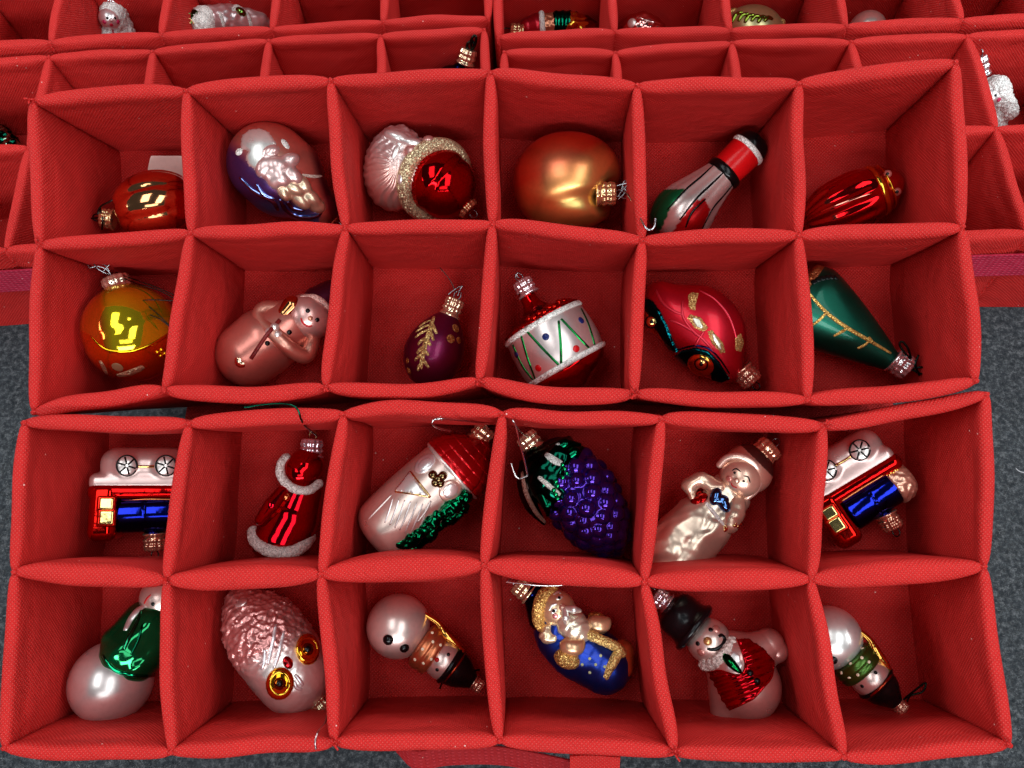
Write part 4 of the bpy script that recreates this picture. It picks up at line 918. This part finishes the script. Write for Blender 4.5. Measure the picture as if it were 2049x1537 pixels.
def owl():
    o = orn('owl_ornament', 'fluffy pink pearl owl ornament with round amber eyes and red beak', 'ornament', 'A', 545, 1305)
    fur = lambda P: (2.8 * vnoise(P, 7) + 1.6 * vnoise(P, 4, 3)) * np.clip((P @ unit(np.array([-.5, .8, 0])) + 25) / 40, 0.12, 1)
    body = o.sdf('body', [o.Cn((484,1208,0,34),(525,1262,0,74),(560,1310,0,78),(588,1350,0,74))], M_PRL, lin(206,138,134), k=20, res=2.2, disp=fur, paint=[(lambda q, V: np.clip(((q[:,0] - 470) * .5 + (q[:,1] - 1200) * .8 - 105) / 45, 0, 1), lin(238,226,220))])
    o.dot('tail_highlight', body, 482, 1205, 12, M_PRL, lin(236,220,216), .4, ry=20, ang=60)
    for (x, y) in ((560,1368),(616,1299)):
        e = o.dot('eye', body, x, y, 27, M_MIR, lin(222,150,30), .4, ry=31)
        o.stroke('eye_ring', [e, body], [(x + 20 * math.cos(t_), y + 23 * math.sin(t_)) for t_ in np.linspace(0, 6.28, 15)], 3.2, M_MIR, lin(232,180,60), .7, parent=e, n=3, taper=False)
        i = o.dot('iris', [e, body], x, y, 12, M_MIR, lin(120,60,14), .7, parent=e); o.dot('pupil', [e, i], x, y, 6.5, M_PNT, BLACK, .8, parent=e)
    bk = o.dot('beak', body, 576, 1326, 13, M_MIR, lin(170,26,34), .8, ry=9, ang=-60); o.stroke('beak_line', [bk, body], [(570,1318),(577,1326),(583,1336)], 1.8, M_PNT, DRED, parent=bk)
    for pts in ([(552,1250),(545,1290),(536,1330)],[(568,1262),(560,1300),(548,1338)],[(530,1300),(528,1325),(524,1340)],[(590,1350),(600,1362),(606,1372)],[(588,1362),(594,1376),(604,1380)]): o.stroke('feather', body, pts, 4.5, M_PRL, lin(236,230,232), .7)
    o.cap(640,1408,0,-48,17,34,lin(222,200,140), hookcol=STEEL); o.tube('hook', [(655,1428,60),(650,1448,190),(637,1464,240),(631,1482,248),(632,1499,244)], 1.8, M_WIR, lin(190,160,160)); o.done()
owl()
def scarf_snowman(label, bx, by, hx, hy, br, scarf, ball_col, cx, cy, wire):
    o = orn('snowman_ornament', label, 'ornament', 'A', cx, cy)
    L = math.hypot(hx - bx, hy - by); ux, uy = (hx - bx) / L, (hy - by) / L; vx, vy = -uy, ux; k = L / 114; ang = -math.degrees(math.atan2(uy, ux))
    T = lambda u, v: (bx + (ux * u + vx * v) * k, by + (uy * u + vy * v) * k)
    ball = o.sdf('lower_ball', [o.S(bx, by, 0, br)], M_PRL, ball_col)
    head = o.sdf('head', [o.S(*T(112, 0), 4, 39 * k)], M_PRL, lin(228,200,192))
    sc = o.sdf('scarf', [o.La((*T(54,0),2), (*T(98,0),2), [(0,34*k),(.12,45*k),(.4,48*k),(.55,45.5*k),(.68,47*k),(.9,44*k),(1,34*k)])], M_PEACH, scarf)
    rg = np.random.default_rng(int(bx))
    for (u, v) in ((66,34),(84,30),(66,8),(92,14),(74,-16),(62,-30),(90,-20)): o.dot('scarf_dot', sc, *T(u, v), 3.2, M_PNT, lin(240,220,190), .5)
    for (u, v, r) in ((0, 34, 10.5), (36, 28, 9.5)): o.dot('button', ball, *T(u, v), r, M_PNT, BLACK, .7)
    hat = o.sdf('hat', [o.La((*T(122,0),2), (*T(190,0),-2), [(0,36*k),(.04,41*k),(.12,42*k),(.18,38*k),(.5,32*k),(.8,20*k),(1,12*k)])], M_PNT, BLACK)
    o.stroke('hat_band', hat, [T(140,-34), T(142,0), T(140,34)], 2.6, M_MIR, lin(150,50,30))
    o.stroke('mouth', head, [T(92,18), T(88,10), T(90,0), T(98,-6)], 2.4, M_PNT, BLACK); n_ = o.dot('nose', head, *T(102, 8), 4.6, M_PNT, RED, 1.0)
    for v in (-12, 26): o.dot('eye', head, *T(114, v - 2), 3.6, M_PNT, BLACK, .6)
    o.sdf('broom', [o.Cn((*T(28,-50),14,5), (*T(60,-52),18,6), (*T(84,-44),20,10), (*T(112,-40),18,8), (*T(132,-36),14,5))], M_MIR, lin(205,150,70), k=4)
    c = T(198, 0); o.cap(c[0], c[1], -2, ang, 12 * k, 20, COPPER, loop=False); o.tube('hook', wire, 2.0, M_WIR, lin(22,28,24)); o.done()
scarf_snowman('snowman ornament lying head down with copper dotted scarf and two black buttons', 797, 1253, 889, 1321, 63, lin(205,120,80), lin(226,200,192), 850, 1285, [(960,1340,0),(935,1345,4),(905,1352,4),(888,1362,0),(880,1378,-6)])
scarf_snowman('snowman ornament with green dotted scarf in the lower right corner cell', 1660, 1275, 1742, 1356, 62, lin(70,105,40), lin(230,228,224), 1720, 1320, [(1808,1400,0),(1830,1382,16),(1852,1366,24),(1846,1384,22),(1822,1392,18),(1815,1404,10)])
def blue_coat():
    o = orn('blue_coat_ornament', 'bearded man ornament in blue coat with gold glitter trim', 'ornament', 'A', 1155, 1275)
    coat = o.sdf('coat', [o.Cn((1120,1262,0,52),(1165,1300,0,62),(1208,1330,0,56)), o.Cn((1110,1290,16,26),(1128,1318,24,24))], M_PEACH, lin(28,54,150), k=18, res=2.2, disp=lambda P: .8 * vnoise(P, 9))
    o.sdf('coat_hem', [o.Cn((1246,1302,10,22),(1242,1335,14,24),(1214,1362,12,20))], M_SAT, lin(205,120,70), k=10)
    for q in ([(1180,1270,56),(1206,1282,58),(1232,1294,52),(1244,1306,42)],[(1240,1302,48),(1226,1326,52),(1212,1350,46),(1202,1372,26)]): o.sdf('glitter_trim', [o.Cn(*[(x, y, z, 10) for x, y, z in q])], M_GLT, lin(236,196,120), k=6, disp=lambda P: .4 * vnoise(P, 3.5))
    hat = o.sdf('hat', [o.Cn((1092,1222,4,44),(1068,1192,2,24),(1055,1180,0,16))], M_MIR, lin(20,34,110), k=8)
    o.sdf('hat_fur', [o.Cn((1104,1180,34,13),(1088,1192,44,14),(1080,1214,48,14),(1078,1240,40,13),(1084,1256,30,10))], M_GLT, lin(232,180,100), k=8, disp=lambda P: .4 * vnoise(P, 3.5))
    head = o.sdf('face', [o.E(1114,1218,30,-40,38,36,36)], M_PRL, lin(232,200,160))
    hair = lambda P: .8 * np.sin((P[:,0] * .6 - P[:,1] * .8) / 3.4 + vnoise(P, 10) * 2)
    o.sdf('hair', [o.Cn((1096,1258,38,12),(1094,1272,40,15),(1116,1280,40,12))], M_PRL, lin(232,208,172), k=6, disp=hair)
    o.sdf('beard', [o.E(1146,1252,46,-40,36,30,30), o.E(1160,1262,44,-40,24,20,24)], M_PRL, lin(234,220,196), k=10, disp=hair, res=1.7)
    for (a, b) in (((1130,1222),(1134,1250)),((1136,1218),(1160,1222))): o.sdf('moustache', [o.Cn((*a,70,6),((a[0]+b[0])/2,(a[1]+b[1])/2,76,8),(*b,68,4))], M_PRL, WHITE, k=5)
    o.dot('mouth', o.parts[-3], 1137, 1230, 3.4, M_PNT, RED, .6); o.dot('nose', head, 1126, 1216, 8, M_PRL, SKIN, .9); o.dot('cheek', head, 1111, 1233, 6, M_PRL, lin(232,150,150), .4)
    for (x, y, g) in ((1108,1223,0),(1119,1196,30)):
        e = o.dot('eye', head, x, y, 8, M_PRL, WHITE, .5, ry=4.5, ang=35); o.dot('pupil', [e, head], x, y, 3.2, M_PNT, BLACK, .6, parent=e)
    o.stroke('brow', head, [(1098,1222),(1104,1212),(1114,1208)], 3.6, M_PRL, WHITE); o.stroke('brow', head, [(1108,1190),(1116,1184),(1122,1188)], 3.6, M_PRL, WHITE)
    for (x, y, z) in ((1144,1294,62), (1196,1250,40)):
        m = o.sdf('mitten', [o.E(x,y,z,-10,24,18,18), o.E(x + 16, y - 4, z, 50, 12, 9, 10)], M_PRL, lin(226,180,140), k=8)
    o.sdf('glitter_cuff', [o.E(1135,1318,54,-20,26,19,20)], M_GLT, lin(236,190,110), disp=lambda P: .4 * vnoise(P, 3.5)); o.sdf('glitter_cuff', [o.E(1196,1238,30,-20,20,12,16)], M_GLT, lin(190,120,60))
    for (x, y) in ((1180,1318),(1202,1312),(1180,1346),(1210,1334),(1192,1330),(1165,1330)): o.dot('coat_dot', coat, x, y, 3, M_PNT, lin(200,210,160), .5)
    o.cap(1046,1176,0,140,20,34,lin(240,205,140), loop=False); o.tube('hook', [(1008,1164,150),(1060,1170,160),(1100,1172,160),(1132,1170,160)], 1.8, M_WIR, lin(225,225,225)); o.tube('wire', [(1030,1170,34),(1018,1160,40),(1050,1152,52),(1068,1164,50)], 1.2, M_WIR, STEEL); o.done()
blue_coat()
def vest_snowman():
    o = orn('snowman_ornament', 'snowman ornament in black hat and ribbed red vest with black moustache', 'ornament', 'A', 1450, 1320)
    body = o.sdf('body', [o.Cn((1462,1320,0,56),(1490,1370,0,70)), o.Cn((1500,1312,4,44),(1538,1288,4,30),(1552,1302,4,24)), o.Cn((1450,1390,6,30),(1448,1422,6,26))], M_PRL, lin(216,168,160), k=16, res=2.3)
    vest = [(1474,1278),(1500,1280),(1528,1296),(1549,1322),(1544,1354),(1528,1374),(1508,1396),(1478,1412),(1459,1420),(1444,1400),(1428,1366),(1418,1346),(1440,1342),(1470,1350),(1486,1348),(1492,1330),(1484,1306)]
    ribs = lambda V, q: 1.8 * np.sin(((q[:,1] - 1350) * .95 + (q[:,0] - 1480) * .34) / 2.6)
    v = o.shell('vest', body, vest, 3.2, M_MIR, lin(172,14,26), disp=ribs)
    o.stroke('vest_edge', [body, v], [(1474,1278),(1486,1306),(1492,1330),(1486,1348),(1470,1351),(1440,1342),(1418,1346)], 3, M_MIR, lin(190,20,30), .9); o.stroke('vest_edge', [body, v], [(1549,1322),(1544,1354),(1528,1374),(1508,1396),(1480,1411),(1459,1421)], 3, M_MIR, lin(190,20,30), .9)
    o.shell('shirt', body, [(1450,1330),(1466,1300),(1480,1310),(1486,1332),(1482,1346),(1452,1342)], 1.0, M_PRL, lin(232,222,220)); o.sdf('tie', [o.Cn((1452,1314,52,8),(1462,1326,58,9),(1476,1340,60,6),(1484,1346,58,3))], M_MIR, lin(8,110,50), k=4)
    for (x, y) in ((1501,1347),(1515,1363)): o.dot('button', [v, body], x, y, 6.5, M_PNT, BLACK, .8)
    head = o.sdf('head', [o.S(1418,1282,8,44)], M_PRL, lin(232,206,196))
    o.sdf('collar', [o.Cn((1410,1330,22,12),(1432,1324,40,13),(1450,1304,44,12),(1462,1284,34,11))], M_FRO, lin(222,200,192), k=8, disp=lambda P: 1.4 * vnoise(P, 4))
    hat = o.sdf('hat', [o.La((1396,1262,4), (1334,1210,-4), [(0,44),(.06,54),(.16,55),(.22,50),(.36,46),(.62,46),(.82,40),(.95,22),(1.04,14)])], M_PNT, lin(12,11,14), res=2.0)
    o.stroke('hat_brim', hat, [(1427,1222),(1424,1248),(1404,1272),(1382,1288),(1358,1296)], 4, M_PNT, lin(16,15,18), .8)
    o.stroke('moustache', head, [(1415,1298),(1424,1300),(1436,1298),(1446,1290),(1450,1278),(1444,1271),(1438,1274)], 4.6, M_PNT, BLACK, .6)
    o.dot('nose', head, 1416, 1283, 8.5, M_PRL, lin(222,170,110), .9)
    for (x, y) in ((1422,1260),(1396,1288)):
        e = o.dot('eye', head, x, y, 4.6, M_PNT, BLACK, .5)
    for (x, y) in ((1434,1258),(1403,1306)): o.dot('cheek', head, x, y, 8, M_PRL, lin(226,160,150), .35)
    o.cap(1322,1198,-4,142,18,32,lin(226,190,205), loop=True); o.done()
vest_snowman()
# ================================================================== trays behind
def hooded(name, label, tray, fx, fy, r, flip, cap_at, cap_ang):
    o = orn(name, label, 'ornament', tray, fx, fy + r * .8, -.7 if tray == 'D' else -.25)
    fz = lambda P: 1.2 * vnoise(P, 3.6) + .7 * vnoise(P, 2, 4)
    o.sdf('fluffy_suit', [o.E(fx + flip * r * .25, fy - r * .25, 0, 0, r * 1.08, r * 1.25, r * 1.05), o.Cn((fx + flip * r * 1.2, fy + r * .5, 0, r * .55), (fx + flip * r * 1.35, fy + r * 1.1, 0, r * .6)), o.Cn((fx, fy + r * 1.5, 0, r * .95), (fx, fy + r * (3.7 if tray == 'D' else 2.3), 0, r * 1.1))], M_FRO, lin(236,236,232), k=8, disp=fz, res=1.7)
    face = o.sdf('face', [o.S(fx - flip * r * .12, fy, r * .5, r * .86)], M_PRL, lin(232,226,226))
    for dx in (-.35, .3): o.dot('eye', face, fx + dx * r, fy - r * .08, r * .1, M_PNT, BLACK, .6)
    for dx in (-.6, .55): o.dot('cheek', face, fx + dx * r, fy + r * .25, r * .17, M_PNT, lin(190,50,90), .5)
    o.dot('nose', face, fx - .02 * r, fy + r * .1, r * .14, M_PRL, lin(235,215,210), 1.0); o.dot('mouth', face, fx, fy + r * .5, r * .14, M_PNT, lin(170,20,50), .5); o.stroke('ribbon', o.parts[0], [(fx + .1 * r, fy + r * .9), (fx + .15 * r, fy + r * 1.3), (fx + .1 * r, fy + r * 1.7)], r * .09, M_PNT, lin(170,20,60))
    o.cap(cap_at[0], cap_at[1], 2, cap_ang, r * .42, r * 1.3, SILVER); o.done()
hooded('hooded_figure_ornament', 'small silver faced figure in white fluffy hood in the top left tray', 'E', 223, 38, 24, 1, (224, -4), 85)
hooded('hooded_figure_ornament', 'white fluffy hooded figure with red cheeks beside the right picture edge', 'D', 1984, 193, 27, 1, (1964, 130), 100)
def lying_green():
    o = orn('striped_figure_ornament', 'white and green figure ornament lying on its side in top left tray', 'ornament', 'E', 450, 48, .7)
    b = o.sdf('body', [o.Cn((400,44,60,26),(450,40,30,30),(515,42,0,26))], M_PRL, lin(222,205,205), k=10, disp=lambda P: 1.6 * vnoise(P, 7))
    o.sdf('hood', [o.Cn((408,36,70,22),(402,50,72,24))], M_FRO, WHITE, disp=lambda P: .8 * vnoise(P, 3)); o.sdf('arm', [o.Cn((462,34,44,12),(474,20,44,10),(484,26,38,9))], M_FRO, WHITE); o.sdf('mitten', [o.E(481,24,48,-30,12,8,9)], M_MIR, lin(110,150,70))
    for x in (425,445,500): o.stroke('stripe', b, [(x - 6, 24), (x, 40), (x + 4, 60)], 4, M_FRO, WHITE)
    o.sdf('green_cap', [o.Cn((392,44,76,22),(378,46,84,15))], M_MIR, lin(40,90,36)); c = o.cap(366,46,92,175,16,26,lin(225,190,150))
    for k in range(2): o.tube('wire', [(366 + k * 8, 66, 100), (358 + k * 8, 52, 108), (370 + k * 8, 38, 108), (382 + k * 6, 48, 104)], 1.5, M_WIR, lin(210,170,120))
    o.done()
lying_green()
def lying_red():
    o = orn('striped_figure_ornament', 'red green and gold figure ornament lying on its side in top right tray', 'ornament', 'F', 1115, 50, .7)
    o.sdf('red_hat', [o.Cn((1058,56,0,20),(1072,54,0,26))], M_SAT, lin(170,24,40)); o.sdf('white_band', [o.La((1079,54,0), (1090,53,0), [(0,27),(.3,31),(.7,31),(1,27)])], M_FRO, WHITE, res=1.4)
    o.sdf('face', [o.Cn((1094,54,0,26),(1108,52,0,25))], M_PRL, lin(190,120,90), disp=lambda P: 1.5 * vnoise(P, 5)); o.sdf('green_coat', [o.Cn((1118,50,0,28),(1140,50,0,27))], M_MIR, lin(6,110,80), disp=lambda P: 1.2 * np.sin(P[:,0] / 2.2)); o.sdf('pompon', [o.S(1117,30,10,9)], M_FRO, WHITE)
    g = o.sdf('gold_sack', [o.Cn((1146,52,2,26),(1160,54,0,24))], M_MIR, lin(215,165,60), disp=lambda P: 2 * vnoise(P, 6)); o.sdf('green_gift', [o.E(1151,34,10,0,10,8,8)], M_MIR, lin(8,120,80)); o.sdf('red_boots', [o.Cn((1170,54,0,22),(1186,58,0,16))], M_MIR, lin(120,20,20))
    o.cap(1034,64,0,178,14,24,GOLD, hookcol=DWIRE); o.done()
lying_red()
def round_face():
    o = orn('pink_face_ornament', 'pinkish silver face ornament peeking over the top right tray wall', 'ornament', 'F', 1290, 58, .7)
    b = o.sdf('body', [o.E(1288,62,0,-15,46,34,34)], M_MIR, lin(215,150,145), disp=lambda P: 1.5 * vnoise(P, 8))
    for pts in ([(1272,32),(1290,40),(1312,46),(1330,52)],[(1290,48),(1296,42),(1306,44)]): o.stroke('relief_line', b, pts, 3, M_MIR, lin(225,190,185), .9)
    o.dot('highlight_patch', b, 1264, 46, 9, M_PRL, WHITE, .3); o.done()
round_face()
def woven():
    o = orn('basket_ornament', 'gold and green woven ornament in the top right tray', 'ornament', 'F', 1510, 50, .7)
    b = o.sdf('body', [o.E(1508,58,0,-10,58,46,40)], M_PRL, lin(190,180,130))
    for k in range(6): o.stroke('green_leaf', b, [(1464 + 13 * k, 46 - 3 * (k % 2)), (1472 + 13 * k, 30 + k), (1486 + 12 * k, 24 + 3 * k)], 5, M_MIR, lin(120,140,50), .8)
    o.sdf('gold_braid', [o.Cn(*[(1456 + 12 * k, 26 - 11 * math.sin(k / 9 * 3.14) + 2.2 * k, 10, 6 + 1.5 * (k % 2)) for k in range(10)])], M_GLT, lin(205,165,100), k=3); o.done()
woven()
def pearl_ball():
    o = orn('pearl_ball_ornament', 'plain pearl white ball ornament in the top right tray', 'bauble', 'F', 1735, 62, .7)
    o.sdf('body', [o.S(1735,60,0,36)], M_PRL, lin(232,212,202)); o.cap(1735,96,0,-90,9,14,SILVER); o.done()
pearl_ball()
def blue_peek():
    o = orn('blue_ornament', 'dark blue ornament with gold cap peeking behind the middle tray', 'ornament', 'C', 915, 150, -.4)
    o.sdf('body', [o.Cn((918,140,0,14),(905,170,0,38),(898,250,0,44))], M_MIR, lin(20,26,90)); o.cap(936,112,8,75,15,28,lin(225,180,120), hook=[(944,98,12),(942,84,16),(948,72,18),(953,76,18),(950,92,16),(944,98,12)], hookcol=lin(40,38,34), wire=2.6); o.done()
blue_peek()
def green_peek():
    o = orn('pine_cone_ornament', 'green and silver crinkled ornament at the left picture edge', 'ornament', 'C', 2, 282, .7)
    o.sdf('body', [o.E(0,284,0,-30,40,30,30)], M_MIR, lin(150,190,165), disp=lambda P: 3 * vnoise(P, 6), paint=[(lambda q, V: vnoise(V, 9) > .1, lin(10,80,60))]); o.done()
green_peek()
def loose_hook(name, label, cat, tray, pts, r, col):
    o = Orn(name, label, cat, tray, pts[0][0], pts[0][1], .5); V, Fc = tube_mesh(smooth_path([o.M(*p) for p in pts], 7), r, 7)
    o.put(name, V, Fc, M_WIR, col); n, D = FLOORS[tray]; nl = o.B @ n; sg = D / ((V @ nl).max() + o.O @ n)
    W_ = to_world((V @ o.B + o.O) * sg); q = add_mesh(name, W_, Fc, M_WIR, origin=W_[0], col=col); q['label'] = label; q['category'] = cat
loose_hook('wire_hook', 'bent wire hook alone in a top left tray cell', 'hook', 'E', [(582,44,20),(588,40,24),(594,46,22),(590,56,10),(584,70,0)], 1.6, lin(120,70,60))
loose_hook('red_wire', 'thin red twisted wire behind the middle tray top edge', 'wire', 'D', [(1098,134,30),(1108,129,34),(1120,131,34),(1132,130,34),(1148,136,28),(1150,150,0)], 2.0, lin(170,20,30))
